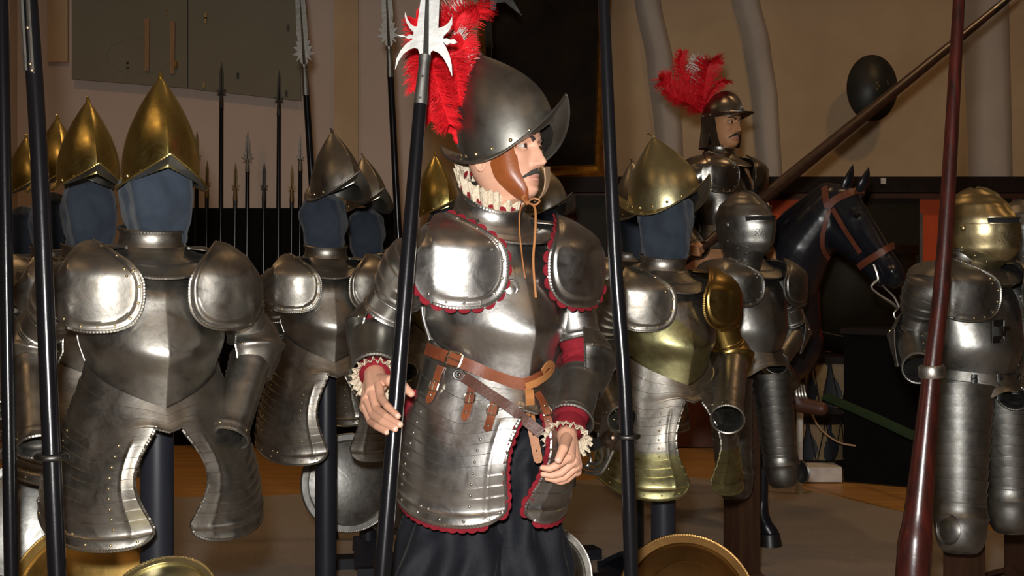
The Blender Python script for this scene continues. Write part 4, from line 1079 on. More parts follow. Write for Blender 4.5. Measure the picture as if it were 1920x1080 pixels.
def smooth_pn(pts, n, sm_=2):
    """resample (point, normal) pairs and even them out"""
    P = [p for p, _ in pts]; N = [q for _, q in pts]
    out = [[cr(P, i/n), cr(N, i/n).normalized()] for i in range(n+1)]
    for _ in range(sm_):
        for i in range(1, n): out[i][0] = (out[i-1][0]+out[i][0]*2+out[i+1][0])/4; out[i][1] = (out[i-1][1]+out[i][1]*2+out[i+1][1]).normalized()
    return [tuple(x) for x in out]

HP = dict(yaw=R(55), c=W(946, 283, 2.93))
FL = ((.125, .002, .004, .002), (.121, .028, .04, .028), (.112, .05, .062, .047), (.095, .070, .070, .055), (.07, .086, .082, .064), (.04, .095, .090, .071), (.018, .0955, .094, .0745), (.0, .0925, .096, .0755), (-.03, .091, .098, .074), (-.06, .090, .085, .069), (-.085, .088, .068, .062), (-.105, .085, .058, .052), (-.118, .078, .054, .043), (-.125, .062, .054, .042), (-.130, .040, .055, .046), (-.140, .020, .057, .047), (-.17, .012, .062, .049), (-.25, .018, .070, .052))
def face_pt(u, k):
    """head surface; u round the head (.5 = nose), k index along FL"""
    i = min(int(k), len(FL)-2); f = k-i; a, b = FL[i], FL[i+1]
    z, fr, bk, w = [a[j]+(b[j]-a[j])*f for j in range(4)]
    th = 2*PI*(u-.5); s, c = math.sin(th), math.cos(th)
    yo = .028*sm(-.125, -.2, z)
    x = w*math.copysign(abs(s)**.94, s); y = -(fr if c > 0 else bk)*math.copysign(abs(c)**(.82 if c > 0 else .95), c)+yo
    if c > 0:
        ax = abs(x); d = 0
        nz = tab(((-.056, 0), (-.052, .012), (-.046, .028), (-.041, .0325), (-.036, .031), (-.02, .0215), (0, .0105), (.012, .004), (.03, 0)), z)
        d += nz*g(x, tab(((-.05, .0125), (-.035, .0125), (0, .0085), (.03, .012)), z))
        d += .009*g(ax-.0135, .0055)*g(z+.0445, .0075)
        d += .0055*g(z-.020, .0085)*g(ax-.026, .024)
        d -= .0135*g(ax-.032, .0170)*g(z-.0005, .0105)
        d -= .004*g(ax-.017, .008)*g(z-.004, .01)
        d += .0045*g(ax-.046, .018)*g(z+.026, .016)
        d -= .004*g(ax-.045, .015)*g(z+.066, .022)
        d += .0065*g(z+.0685, .0055)*g(x, .021); d += .007*g(z+.0805, .0055)*g(x, .019)
        d -= .0045*g(z+.0748, .0018)*g(x, .025)
        d -= .0025*g(z+.0925, .005)*g(x, .02); d += .008*g(z+.107, .012)*g(x, .02)
        d += .003*g(z+.058, .004)*g(ax-.004, .003)
        y -= d
    return V((x, y, z))
def head_mesh(mb, M4, lipmi=1, n=120):
    us = []
    for i in range(n): 
        t = i/n; us.append(.5+(t-.5)-.10*math.sin(2*PI*(t-.5))/1.0*.9)
    ks = []
    for i in range(len(FL)-1):
        m = max(3, int(abs(FL[i][0]-FL[i+1][0])/.0017)); m = min(m, 18)
        ks += [i+j/m for j in range(m)]
    ks.append(len(FL)-1)
    def mf(u, k):
        p = face_pt(u, k*(len(FL)-1))
        if abs(p.x) < .0235 and p.y < -.06:
            e = abs(p.x)/.0235
            if -.0865+.008*e*e < p.z < -.0655-.008*e**1.5: return lipmi
        return 0
    mb.grid(lambda u, k: M4 @ face_pt(u, k*(len(FL)-1)), us, [k/(len(FL)-1) for k in ks], cu=True, mf=mf)
    for sd in (-1, 1):      # eyelids and ears
        ec = V((sd*.032, -.0765, 0)); r = .0130
        for lo, hi, e in ((30, 80, .0), (-75, -28, 0)):
            def lid(u, v, lo=lo, hi=hi):
                b = (u-.5)*R(150); edge = lo if lo > 0 else hi
                q = edge*math.cos(b*.98)**.8*1.0; A = R(q+(hi-q)*v) if lo > 0 else R(q+(lo-q)*v)
                return M4 @ (ec+V((math.sin(b)*math.cos(A)*r*1.12, -math.cos(b)*math.cos(A)*r, math.sin(A)*r)))
            mb.grid(lid, 16, 8, th=.0012)
        def ear(u, v):
            a = 2*PI*u; rr = v
            y = .022+.013*rr*math.cos(a); z = -.030+.026*rr*math.sin(a)
            return M4 @ V((sd*(.070+.008*g(rr-.85, .2)+.004*math.cos(a)), y, z))
        mb.grid(ear, 20, 6, cu=True, th=.004)
def face_parts(root, F, M4, brow='hair', must='hair', iris='iris', gaze=(.30, 0)):
    T = lambda p: F.i @ (M4 @ p)
    RT = (F.i @ M4).to_3x3()
    for sd in (-1, 1):
        ec = V((sd*.032, -.0765, 0)); mb = MB()
        gd = V((gaze[0], -1, gaze[1])).normalized(); a = gd.orthogonal().normalized(); b = gd.cross(a)
        def ef(u, v):
            A = 2*PI*u; B = PI*v
            return T(ec+(gd*math.cos(B)+(a*math.cos(A)+b*math.sin(A))*math.sin(B))*.0122)
        mb.grid(ef, 24, [0.001,   .05, .1, .14, .18, .21, .211, .26, .4, .6, .8, .999], cu=True, mf=lambda u, v: 1 if v < .205 else 0)
        mb.build('eye', [M['eye'], M[iris]], root)
        mb = MB()
        def bf(u, v):
            x = sd*(.011+.042*u); z = .0155+.012*math.sin(u*2.2)-.004*u+(v-.5)*.0105*(1-.65*u)
            p = surf(x, z); return T(p+V((0, -.0028*math.sin(PI*v)-.0012+.0008*noise.noise(V((x*900, z*300, 0))), 0)))
        mb.grid(bf, 20, 6); mb.build('eyebrow', M[brow], root)
    mb = MB()
    def mf(u, v):
        x = (u-.5)*.086; ax = abs(x)/.043
        zc = -.0605-.005*ax-.017*ax**2.0; hw = .0088*(1-ax**2.5)+.0015
        z = zc+(v-.5)*hw*1.25; p = surf(x, z)
        return T(p+V((0, -.0032*math.sin(PI*v)*(1-.6*ax)-.0008-.0009*noise.noise(V((x*700, z*250, 3))), 0)))
    mb.grid(mf, 44, 10); mb.build('moustache', M[must], root)
_sc = {}
def surf(x, z):
    """front head surface at (x, z)"""
    k = 0
    for i in range(len(FL)-1):
        if FL[i][0] >= z >= FL[i+1][0]: k = i+(FL[i][0]-z)/(FL[i][0]-FL[i+1][0]); break
    lo, hi = .5, .75
    s = 1 if x >= 0 else -1
    for _ in range(22):
        m = (lo+hi)/2
        if abs(face_pt(.5+s*(m-.5), k).x) < abs(x): lo = m
        else: hi = m
    return face_pt(.5+s*(lo-.5), k)

PR = empty('person', (Xp(926, 2.95), 2.95, 0), R(28), 0, 1.045, None, 'person in steel armour and plumed helmet holding a black shafted partisan, front and centre', 'person')
FP = Fr(PR)
PM = dict(all='bright', rivet='srivet', breast='bright', gorget='bright', couter='dull', vambrace='black', tasset='bright', rerebrace='bright')
PD = dict(DIM); PD.update(zb=.785, arch=.03, gap=.042, hip=.185, gapR=.004, hipR=.10, twist=R(-13), lames=9, ridge=.046, zc=1.522, gt=.052)
before = set(bpy.data.objects)
pbreast, pfl, PP = torso(PR, PM, PD)
SR, ER, WR = FP.L(775, 440, 2.93), FP.L(704, 622, 2.97), FP.L(703, 703, 2.785)
SL, EL, WL = FP.L(1045, 440, 3.02), FP.L(1093, 682, 2.97), FP.L(1066, 808, 2.77)
arm(PR, V((-.188, 0, 1.39)), ER, WR, PM, r=(.060, .056, .060, .050), couter=.070, t1=.74, v0=.22, od=(-.6, .8, 0), wrap=100)
arm(PR, V((.188, 0, 1.39)), EL, WL, PM, r=(.057, .054, .053, .046), couter=.076, t1=.80, v1=.86, v0=.24, od=(.90, -.42, 0), wrap=92)
_, plR = pauldron(PR, -1, ER, PM); _, plL = pauldron(PR, 1, EL, PM)
arm_objs = [o for o in bpy.data.objects if o not in before and o.type == 'MESH']
bvA = bvh_of(arm_objs)
bvB = bvh_of([o for o in arm_objs if o.name.split('.')[0] in ('breastplate', 'fauld', 'tasset', 'gorget', 'pauldron')])

# red felt linings showing as scallops past the plate edges
def felt(pts, n, c, name='felt_edging', r=.0152):
    mb = MB(); c = V(c)
    scallops(mb, pts, r, n, lambda p: V((p.x*.9, p.y, 0)).normalized()*1.0 if True else 0, out=lambda p: p-c)
    mb.build(name, M['red'], PR, angle=30)
for pl, sx in ((plR, -1), (plL, 1)):
    pts = [pl(.30+.62*i/60, 1.0)+V((0, .005, 0)) for i in range(61)]
    mb = MB(); cc = V((sx*.158, -.12, 1.37)); 
    scallops(mb, pts, .0150, 17, lambda p: V((0, -1, 0)), out=lambda p: p-cc); mb.build('felt_edging', M['red'], PR, angle=30)
for key, sx in (('tas', 1), ('tasm', -1)):
    tf = PP[key]
    nr = lambda p: V((p.x-sx*.03, p.y, 0)).normalized()
    cc = V((sx*.17, -.1, .95))
    mb = MB(); scallops(mb, [(lambda q: q-nr(q)*.006)(tf(0, .04+.92*i/40)) for i in range(41)], .0155, 12, nr, out=lambda p: V((-sx, 0, 0))); mb.build('felt_edging', M['red'], PR, angle=30); mb = MB()
    scallops(mb, [(lambda q: q-nr(q)*.005+V((0, 0, -.002)))(tf(.04+.92*i/50, 1)) for i in range(51)], .0155, 15, nr, out=lambda p: V((0, 0, -1))); mb.build('felt_edging', M['red'], PR, angle=30); mb = MB()
    scallops(mb, [tf(1, .06+.85*i/40)+V((sx*.002, .0, 0)) for i in range(41)], .0150, 11, lambda p: V((0, -1, 0)), out=lambda p: V((sx, 0, 0)))
    mb.build('felt_edging', M['red'], PR, angle=30)

# arming sleeves with cuffs and lace
def sleeve(S0, E, Wr, cuff):
    d2 = (Wr-E).normalized(); mb = MB()
    pts = [S0.lerp(E, .35), S0.lerp(E, .7), E-(E-S0).normalized()*.02, E+d2*.02, E.lerp(Wr, .5), Wr]
    q = [cr(pts, i/30) for i in range(31)]
    rr = [(.047 if i < 22 else .047-.0016*(i-22))+.003*math.sin(i*1.7) for i in range(31)]
    mb.tube(q, rr, 24); mb.build('sleeve', M['red'], PR, angle=180)
    a = d2.orthogonal().normalized(); b = d2.cross(a)
    mb = MB()
    def cf(u, v):
        t = 2*PI*u; r_ = .034+.010*v+.0015*math.sin(14*t)*v
        return Wr-d2*.035+d2*((cuff-.015)*v)+(a*math.cos(t)+b*math.sin(t))*r_
    mb.grid(cf, 48, 8, cu=True, th=.002)
    mb.build('cuff', M['red'], PR, angle=180)
    mb = MB()
    def lf(u, v):
        t = 2*PI*u; r_ = .033+.020*v+.0065*v*math.sin(19*t)+.002*v*math.sin(47*t)
        return Wr-d2*.05+d2*(cuff-.012+(.030+.004*math.sin(38*t))*v)+(a*math.cos(t)+b*math.sin(t))*r_
    mb.grid(lf, 228, 6, cu=True, th=.0012); mb.build('lace_cuff', M['lace'], PR, angle=180)
sleeve(V((-.188, 0, 1.39)), ER, WR, .052); sleeve(V((.188, 0, 1.39)), EL, WL, .065)

# body: head, neck, trunk, arms, hands and legs as one mesh
body = MB()
Mh = Matrix.Translation(HP['c']) @ Matrix.Rotation(HP['yaw'], 4, 'Z') @ Matrix.Rotation(R(-3), 4, 'X')
head_mesh(body, FP.i @ Mh)
ML = lambda p: FP.i @ V(p)
c = capsules([((-.08, 0, 1.33), .085, (.08, 0, 1.33), .085), ((0, 0, 1.33), .10, (0, 0, 1.05), .10), ((-.05, .02, .95), .075, (.05, .02, .95), .075), ((0, 0, 1.05), .1, (0, 0, .95), .1),
    ((-.08, .01, 1.36), .055, (-.19, .01, 1.38), .05), ((.08, .01, 1.36), .055, (.19, .01, 1.38), .05), ((0, .015, 1.36), .062, (0, .0, 1.49), .055),
    ((-.19, .01, 1.38), .044, ER, .038), (ER, .038, ER.lerp(WR, .9), .028), ((.19, .01, 1.38), .044, EL, .038), (EL, .038, EL.lerp(WL, .9), .028),
    ((-.06, .02, .93), .07, (-.10, -.01, .50), .052), ((-.10, -.01, .50), .055, (-.105, .02, .30), .055), ((-.105, .02, .30), .055, (-.11, .02, .07), .036), ((-.11, .02, .06), .036, (-.12, -.13, .035), .03),
    ((.05, .02, .93), .07, (.10, -.04, .50), .052), ((.11, -.05, .50), .055, (.12, -.03, .30), .055), ((.12, -.03, .30), .055, (.12, -.03, .07), .036), ((.12, -.03, .06), .036, (.13, -.18, .035), .03)])
vs, fs = remesh(c, .014, 3); body.add(vs, fs)
def hand(wrist, fingers, thumb, palm, nails, rw=.027):
    """fingers: [(mcp, pip, dip, tip, radius)]; all in world coordinates"""
    seg = []
    for mcp, pip, dip, tip, r_ in fingers:
        seg += [(mcp, r_*1.12, pip, r_*1.0), (pip, r_*1.02, dip, r_*.9), (dip, r_*.9, tip, r_*.72)]
    for a, ra, b, rb in thumb+palm: seg.append((a, ra, b, rb))
    m = capsules(seg, 14); vs, fs = remesh(m, .0016, 4)
    fc = [sum((V(vs[i]) for i in f), V())/len(f) for f in fs]
    mi = []
    for p, f in zip(fc, fs):
        k = 0
        for nc, nr in nails:
            if (p-nc).length < nr: k = 2; break
        mi.append(k)
    b = len(body.v); body.v += [tuple(FP.i @ V(p)) for p in vs]; body.f += [tuple(b+i for i in f) for f in fs]; body.m += mi
wr = W(702, 697, 2.80)
fg = []
nl = []
for mcp, pip, tip, r_ in (((710, 722, 2.672), (714, 746, 2.612), (746, 780, 2.505), .0098), ((697, 735, 2.684), (707, 768, 2.622), (750, 796, 2.508), .0102), ((688, 750, 2.690), (700, 779, 2.626), (741, 805, 2.512), .0096), ((684, 764, 2.702), (695, 791, 2.645), (725, 811, 2.53), .0084)):
    a, b, t = W(*mcp), W(*pip), W(*tip); d = b.lerp(t, .52)+V((-.003, -.008, .002))
    fg.append((a, b, d, t, r_)); dr_ = (t-d).normalized(); nl.append((t+V((0, -.0085, .004)), .0062))
th = [(W(706, 712, 2.74), .016, W(733, 714, 2.655), .0135), (W(733, 714, 2.655), .0125, W(756, 724, 2.63), .0115), (W(756, 724, 2.63), .0112, W(771, 738, 2.61), .0085)]
pm = [(wr, .026, W(712, 722, 2.70), .018), (wr, .026, W(699, 735, 2.69), .0185), (wr+V((0, 0, -.008)), .024, W(690, 750, 2.70), .0175), (wr+V((0, 0, -.012)), .022, W(686, 763, 2.71), .0155), (W(712, 722, 2.69), .0135, W(698, 735, 2.687), .0135), (W(698, 735, 2.687), .0135, W(688, 750, 2.692), .013), (W(688, 750, 2.692), .013, W(685, 763, 2.705), .012), (W(704, 690, 2.86), .024, wr, .026)]
nl.append((W(768, 733, 2.60)+V((0, -.006, .004)), .0065))
hand(wr, fg, th, pm, nl)
W2 = lambda x, y, Y: W(x, y, Y-.065)
wl = W2(1063, 818, 2.82); fg = []; nl = []
for mcp, pip, tip, r_ in (((1066, 858, 2.735), (1043, 873, 2.715), (1017, 877, 2.712), .0092), ((1076, 864, 2.755), (1052, 886, 2.745), (1018, 889, 2.742), .0094), ((1081, 874, 2.775), (1058, 895, 2.765), (1026, 897, 2.755), .0090), ((1080, 884, 2.80), (1064, 899, 2.785), (1040, 902, 2.77), .0080)):
    a, b, t = W2(*mcp), W2(*pip), W2(*tip); d = b.lerp(t, .5)+V((0, -.002, -.004)); fg.append((a, b, d, t, r_)); nl.append((t+V((-.006, -.003, .006)), .0052))
th = [(W2(1062, 822, 2.78), .0145, W2(1056, 842, 2.705), .0118), (W2(1056, 842, 2.705), .0112, W2(1047, 862, 2.685), .0092)]
nl.append((W2(1046, 863, 2.685)+V((-.002, -.009, 0)), .0072))
pm = [(wl, .024, W2(1066, 857, 2.745), .0155), (wl, .024, W2(1075, 864, 2.765), .016), (wl, .024, W2(1080, 873, 2.785), .0155), (wl, .022, W2(1080, 883, 2.805), .014), (W2(1066, 857, 2.745), .0125, W2(1075, 864, 2.765), .0125), (W2(1075, 864, 2.765), .0125, W2(1080, 874, 2.785), .012), (W2(1080, 874, 2.785), .012, W2(1079, 884, 2.805), .011), (W2(1066, 800, 2.88), .022, wl, .024)]
hand(wl, fg, th, pm, nl)
body.build('body', [M['skin'], M['lip'], M['nail']], PR, angle=180)
face_parts(PR, FP, Mh, must='must', gaze=(.02, .03))

# lace collar inside the gorget
def ringpt(th, dr=0, dz=0):
    r_ = .078+dr; fr = math.cos(th)
    return V((r_*math.sin(th), -r_*(1 if fr > 0 else .92)*fr+.012, 1.522+.006-.050*fr+dz))
mb = MB()
def lc(u, v):
    t = 2*PI*u; k = math.sin(17*t+1.3*v); 
    return ringpt(t, -.004+.013*v+.0075*k*(.4+.6*v)+.002*math.sin(61*t)*v, -.018+.060*v+.0*(-math.cos(t))*v+.003*math.sin(34*t)*v)
mb.grid(lc, 240, 9, cu=True, th=.0015); mb.build('lace_collar', M['lace'], PR, angle=180)
mb = MB(); scallops(mb, [ringpt(2*PI*i/80, -.002, .0) for i in range(81)], .0130, 22, lambda p: V((p.x, p.y-.012, 0)).normalized(), out=lambda p: V((0, 0, 1))); mb.build('felt_edging', M['red'], PR, angle=30)

# helmet with plume, cheek flaps and ties
HM = morion('helmet', 'black', (0, 0, 0), 0, 0, 1, None, D=dict(a=.098, b=.119, h=.258, bs=.018, bp=.066, rise=.050, lift=.050, drop=.026, back=-.012, keel=.016, pw=2.2), rvm='rivet')
hw = Matrix.LocRotScale(W(956, 279, 2.93), Euler((R(-17), 0, R(62))), (1, 1, 1)); HM.parent = PR
hl = FP.i @ hw; HM.location, q_, sc_ = hl.decompose(); HM.rotation_euler = q_.to_euler(); HM.scale = sc_
def wbuild(mb, name, mats, angle=42):
    mb.v = [tuple(FP.i @ V(p)) for p in mb.v]; return mb.build(name, mats, PR, angle)
def sub(mb, name, mats, angle=42):
    mi_ = (hw).inverted(); mb.v = [tuple(mi_ @ V(p)) for p in mb.v]; return mb.build(name, mats, HM, angle)
mb = MB()
fe = [(916, 294, 2.868), (926, 330, 2.862), (944, 352, 2.862), (966, 370, 2.862), (983, 378, 2.860)]
ff = [(967, 266, 2.850), (973, 312, 2.840), (981, 334, 2.838), (990, 354, 2.840), (991, 374, 2.850)]
def fp(u, v):
    a = cr([W(*p) for p in fe], v); b = cr([W(*p) for p in ff], v); p = a.lerp(b, u); return p+V((0, -.014*math.sin(PI*u)*(1-.4*v), 0))
mb.grid(fp, 14, 18, th=-.003); sub(mb, 'cheek_flap', M['flap'])
mb = MB()
def fp2(u, v):
    a = cr([W(*p) for p in ((1019, 312, 2.97), (1021, 340, 2.96), (1016, 362, 2.94), (1002, 380, 2.90))], v); b = a+V((.012*(1-v)+.004, .05*(1-v)+.006, .004)); return a.lerp(b, u)
mb.grid(fp2, 6, 14, th=.003); sub(mb, 'cheek_flap', M['buff'])
mb = MB()
mb.ball(W(988, 380, 2.835), (.007, .006, .006), 10, 6)
for pts in ([(986, 381, 2.832), (976, 392, 2.815), (974, 430, 2.80), (980, 490, 2.765), (985, 522, 2.76)], [(990, 381, 2.832), (1003, 390, 2.82), (1004, 430, 2.80), (1000, 490, 2.775), (1005, 558, 2.765)], [(988, 380, 2.832), (1000, 372, 2.825), (1012, 376, 2.825), (1004, 384, 2.822), (990, 381, 2.828)], [(988, 380, 2.83), (980, 372, 2.838), (984, 366, 2.842)]):
    mb.tube([cr([W(*p) for p in pts], i/20) for i in range(21)], .0030, 6, flat=.6)
sub(mb, 'tie', M['tan'])
mb = MB(); a, b = W(868, 282, 2.99), W(854, 258, 3.00); mb.tube([a, a.lerp(b, .5)], [.0095, .0085], 12); mb.tube([a.lerp(b, .48), b], [.0075, .0085], 12, mi=1)
for k in range(4): mb.tube([a.lerp(b, .08+.1*k)+V((.0095*math.cos(t), .0095*math.sin(t), .002)) for t in [i*PI/8 for i in range(16)]], .002, 5, closed=True)
sub(mb, 'plume_socket', [M['srivet'], M['plume']])
fd = [
 ([(856, 262, 3.00), (852, 205, 3.02), (848, 140, 3.02), (848, 75, 3.01), (862, 28, 2.98), (890, 12, 2.94), (900, 24, 2.93)], .072, 620, .75, 'plume'),
 ([(855, 262, 3.00), (852, 215, 2.99), (854, 150, 2.97), (864, 105, 2.96), (870, 78, 2.95)], .060, 560, .9, 'plume'),
 ([(854, 262, 3.00), (836, 220, 3.00), (815, 150, 2.99), (800, 90, 2.98), (788, 80, 2.97), (778, 110, 2.95), (776, 170, 2.94)], .050, 560, .8, 'plume'),
 ([(854, 260, 3.00), (836, 200, 2.97), (818, 140, 2.95), (812, 122, 2.93), (818, 150, 2.91), (832, 200, 2.90), (842, 232, 2.90)], .066, 640, .8, 'plume'),
 ([(854, 260, 3.00), (830, 190, 3.03), (810, 120, 3.03), (792, 60, 3.03), (780, 36, 3.02)], .060, 480, .6, 'plume'),
 ([(856, 262, 3.01), (842, 190, 2.98), (826, 130, 2.95), (812, 150, 2.93), (806, 200, 2.925), (808, 226, 2.92)], .052, 520, .8, 'plume'),
 ([(856, 262, 3.00), (850, 200, 2.98), (842, 120, 2.955), (848, 110, 2.94), (858, 150, 2.93), (862, 196, 2.925)], .050, 520, .8, 'plume'),
 ([(855, 262, 3.01), (838, 180, 3.02), (826, 110, 3.03), (822, 60, 3.03), (840, 30, 3.02)], .06, 420, .7, 'plume'),
 ([(856, 262, 3.02), (846, 180, 3.04), (836, 90, 3.04), (838, 30, 3.03), (852, 4, 3.0)], .050, 200, .5, 'white_plume'),
 ([(856, 262, 3.01), (864, 170, 2.975), (866, 100, 2.965), (856, 62, 2.96)], .045, 110, .7, 'white_plume')]
for k, (pts, wd, n_, dp, mt_) in enumerate(fd):
    mb = MB(); feather(mb, [W(*p) for p in pts], wd, n_, dp, seed=k, side=V((1, .35, .1)), bw=.0012); sub(mb, 'plume_feather', M[mt_], 180)

# trunk hose
mb = MB()
for sx in (-1, 1):
    dx_ = 0 if sx < 0 else -.085; dy_ = -.02 if sx < 0 else -.04
    cx = [(sx*.040, .0, 1.02), (sx*.062+dx_*.3, .0, .92), (sx*.082+dx_*.6, .0, .80), (sx*.120+dx_, dy_, .64), (sx*.116+dx_*.6, dy_, .53), (sx*.112, dy_, .47)]
    rr = [.09, .115, .118, .140 if sx < 0 else .132, .115, .066]
    def hf(u, v, cx=cx, rr=rr, sx=sx):
        c_ = cr([V(p) for p in cx], v); r_ = cr(rr, v); t = 2*PI*u
        w_ = .010*math.sin(9*t+3*v+sx)*math.sin(PI*v)+.012*noise.noise(V((math.cos(t)*2+sx*5, math.sin(t)*2, v*4)))
        w_ += .016*noise.noise(V((math.cos(t+4*v)*3+sx*3, math.sin(t+4*v)*3, v*2.2)))
        return c_+V(((r_+w_)*math.sin(t), -(r_+w_)*.98*math.cos(t), 0))
    mb.grid(hf, 96, 50, cu=True)
mb.build('trunk_hose', M['velvet'], PR, angle=180)
for sx, dy in ((-1, 0), (1, -.05)):
    mb = MB(); vs, fs = remesh(capsules([((sx*.113, .03+dy, .06), .045, (sx*.122, -.14+dy, .045), .042), ((sx*.112, .02+dy, .10), .044, (sx*.113, .03+dy, .06), .046), ((sx*.122, -.14+dy, .045), .042, (sx*.126, -.19+dy, .04), .032)]), .007, 3)
    mb.add(vs, fs); mb.build('shoe', M['boot'], PR, angle=180)

# embossed boss on the breastplate
p, n = hit(bvh_of([o for o in arm_objs if o.name.startswith('breastplate')]), 957, 540, .001); mb = MB(); mb.tube([p+V((.017*math.cos(a), .004*math.cos(a), .017*math.sin(a))) for a in [i*PI/16 for i in range(32)]], .0045, 8, closed=True); mb.lathe([(.016, 0), (.010, .003), (.001, .004)], p, n, 20)
mb.v = [tuple(FP.i @ V(q)) for q in mb.v]; mb.build('embossed_boss', M['bright'], PR)
# belts, straps and buckles laid on the plates
def lay(pts, w, mat, name, n=40, off=.004, th=.003, bv=None, taper=None, sm_=4, dfl=2.78):
    pn = smooth_pn([hit(bv or bvB, *p[:2], off=off, dflt=p[2] if len(p) > 2 else dfl) for p in pts], n, sm_)
    mb = MB(); ribbon(mb, pn, w, th, taper=taper); return mb, pn
def buckle(mb, p, n, T, w, h, mi=0, r_=.0022):
    s = T.cross(n).normalized(); T = n.cross(s)
    q = [p+n*.005+s*(x*w/2)+T*(y*h/2) for x, y in [(math.copysign(abs(math.cos(a))**.5, math.cos(a)), math.copysign(abs(math.sin(a))**.5, math.sin(a))) for a in [i*PI/16 for i in range(32)]]]
    mb.tube(q, r_, 6, closed=True, mi=mi); mb.tube([p+n*.006-T*h*.5, p+n*.007+T*h*.5], r_*.7, 5, mi=mi)
bpts = [(807, 655), (820, 662), (835, 668), (862, 679), (890, 690), (920, 700), (950, 711), (972, 717), (984, 717), (998, 710), (1012, 700), (1024, 690)]
mb, pn = lay(bpts, .030, 'leather', 'belt', 60, .010); belt = wbuild(mb, 'waist_belt', M['leather'])
def child(mb, name, mats, par):
    m4 = FP.i; mb.v = [tuple(m4 @ V(p)) for p in mb.v]; o = mb.build(name, mats, par); return o
mb = MB(); i = 15; buckle(mb, pn[i][0], pn[i][1], (pn[i+1][0]-pn[i-1][0]).normalized(), .036, .038, r_=.0028); child(mb, 'buckle', M['buckle'], belt)
mb = MB(); i = 48; ribbon(mb, [(pn[i+j][0]+pn[i+j][1]*.003, pn[i+j][1]) for j in range(3)], .036, .003); child(mb, 'keeper', M['leather'], belt)
mb, pn = lay([(984, 722), (1000, 712), (1016, 700), (1025, 688), (1021, 680), (1014, 682), (1006, 694)], .018, 'tan', 'x', 40, .016); child(mb, 'belt_end', M['tan'], belt)
mb, pn = lay([(988, 735), (990, 752), (994, 780), (1000, 815), (1006, 845), (1010, 868)], .022, 'tan', 'x', 30, .014, taper=[1]*24+[1, 1, 1, 1, .95, .8, .45]); child(mb, 'hanging_tab', M['tan'], belt)
mb = MB()
pass
for i in (12, 18, 24):
    mb = MB(); mb.rivet(pn[i][0]+pn[i][1]*.003, pn[i][1], .0025, 0); child(mb, 'punch_hole', M['dark'], belt)
mb, pn = lay([(862, 703), (875, 710), (900, 727), (930, 748), (960, 768), (985, 788), (1004, 803), (1016, 812)], .026, 'leather', 'x', 50, .008, dfl=2.745)
hg = wbuild(mb, 'sword_belt', plain('dark_red_leather', (.085, .028, .016), .5, bump=.15, bsc=120))
mb = MB(); p, n = pn[1]; mb.tube([p+n*.004+V((.013*math.cos(a), 0, .011*math.sin(a))) for a in [i*PI/10 for i in range(20)]], .003, 6, closed=True); mb.rivet(p, n, .006, 0); child(mb, 'belt_hook', M['iron'], hg)
for k, (pts, bi) in enumerate((([(827, 690), (823, 705), (818, 725), (811, 742), (804, 757)], 12), ([(886, 726), (884, 742), (881, 758), (876, 775), (871, 790)], 8), ([(928, 756), (925, 770), (921, 785), (917, 800), (914, 810)], 6), ([(1004, 738), (1012, 750), (1020, 768), (1026, 788), (1032, 805)], 14))):
    mb, pn = lay(pts, .020, 'leather', 'x', 24, .005, taper=[1]*21+[1, .8, .55, .15][:4]); st = wbuild(mb, 'tasset_strap', M['leather'])
    mb = MB(); buckle(mb, pn[bi][0], pn[bi][1], (pn[bi+1][0]-pn[bi-1][0]).normalized(), .026, .024, r_=.0018); child(mb, 'buckle', M['buckle'], st)
    mb = MB(); i = 18; mb.rivet(pn[i][0]+pn[i][1]*.003, pn[i][1], .0035, 0); child(mb, 'stud', M['srivet'], st); mb = MB(); mb.rivet(pn[bi-3][0]+pn[bi-3][1]*.003, pn[bi-3][1], .003, 0); child(mb, 'stud', M['srivet'], st)

# rapier hanging at the hip
rp = empty('rapier', W(1085, 848, 3.05), label='rapier with swept ring hilt hanging at the hip of the soldier', cat='sword'); Or = W(1085, 848, 3.05)
wv = lambda *p: W(*p)-Or
mb = MB(); mb.tube([wv(1088, 846, 3.04), wv(1104, 838, 2.98), wv(1122, 830, 2.92), wv(1134, 825, 2.87)], [.012, .0145, .0145, .012], 14); mb.build('grip', M['black_leather'], rp)
mb = MB(); ax_ = (wv(1170, 816, 2.76)-wv(1134, 825, 2.87)).normalized(); p0_ = wv(1134, 825, 2.87)
mb.lathe([(.001, -.002), (.012, 0), (.017, .008), (.021, .022), (.0205, .034), (.014, .046), (.009, .052), (.007, .06), (.001, .062)], p0_, ax_, 24); mb.build('pommel', metal('russet_iron', (.22,.16,.12), (.13,.09,.07), (.1,.06,.04), .3, .45), rp)
mb = MB()
for pts in ([(1140, 838, 2.87), (1138, 862, 2.90), (1122, 880, 2.95), (1098, 876, 3.0), (1082, 862, 3.04)], [(1126, 836, 2.92), (1129, 858, 2.95), (1118, 870, 2.97), (1102, 868, 3.0)], [(1150, 845, 2.88), (1128, 885, 2.9), (1100, 886, 2.94), (1078, 878, 2.98)], [(1092, 818, 3.02), (1108, 820, 3.0), (1112, 838, 2.98)], [(1104, 850, 3.0), (1108, 864, 3.0), (1098, 876, 3.0)], [(1082, 862, 3.04), (1078, 884, 3.03), (1077, 912, 3.02)]):
    mb.tube([cr([wv(*p) for p in pts], i/24) for i in range(25)], .0042, 14)
mb.build('swept_guard', M['spear'], rp)
mb = MB(); e0, e1 = wv(1085, 848, 3.05), V((-.55, .65, -.45)); mb.tube([e0, e0.lerp(e1, .5), e1], [.009, .008, .003], 6, flat=.35); mb.build('scabbard', M['black_leather'], rp)
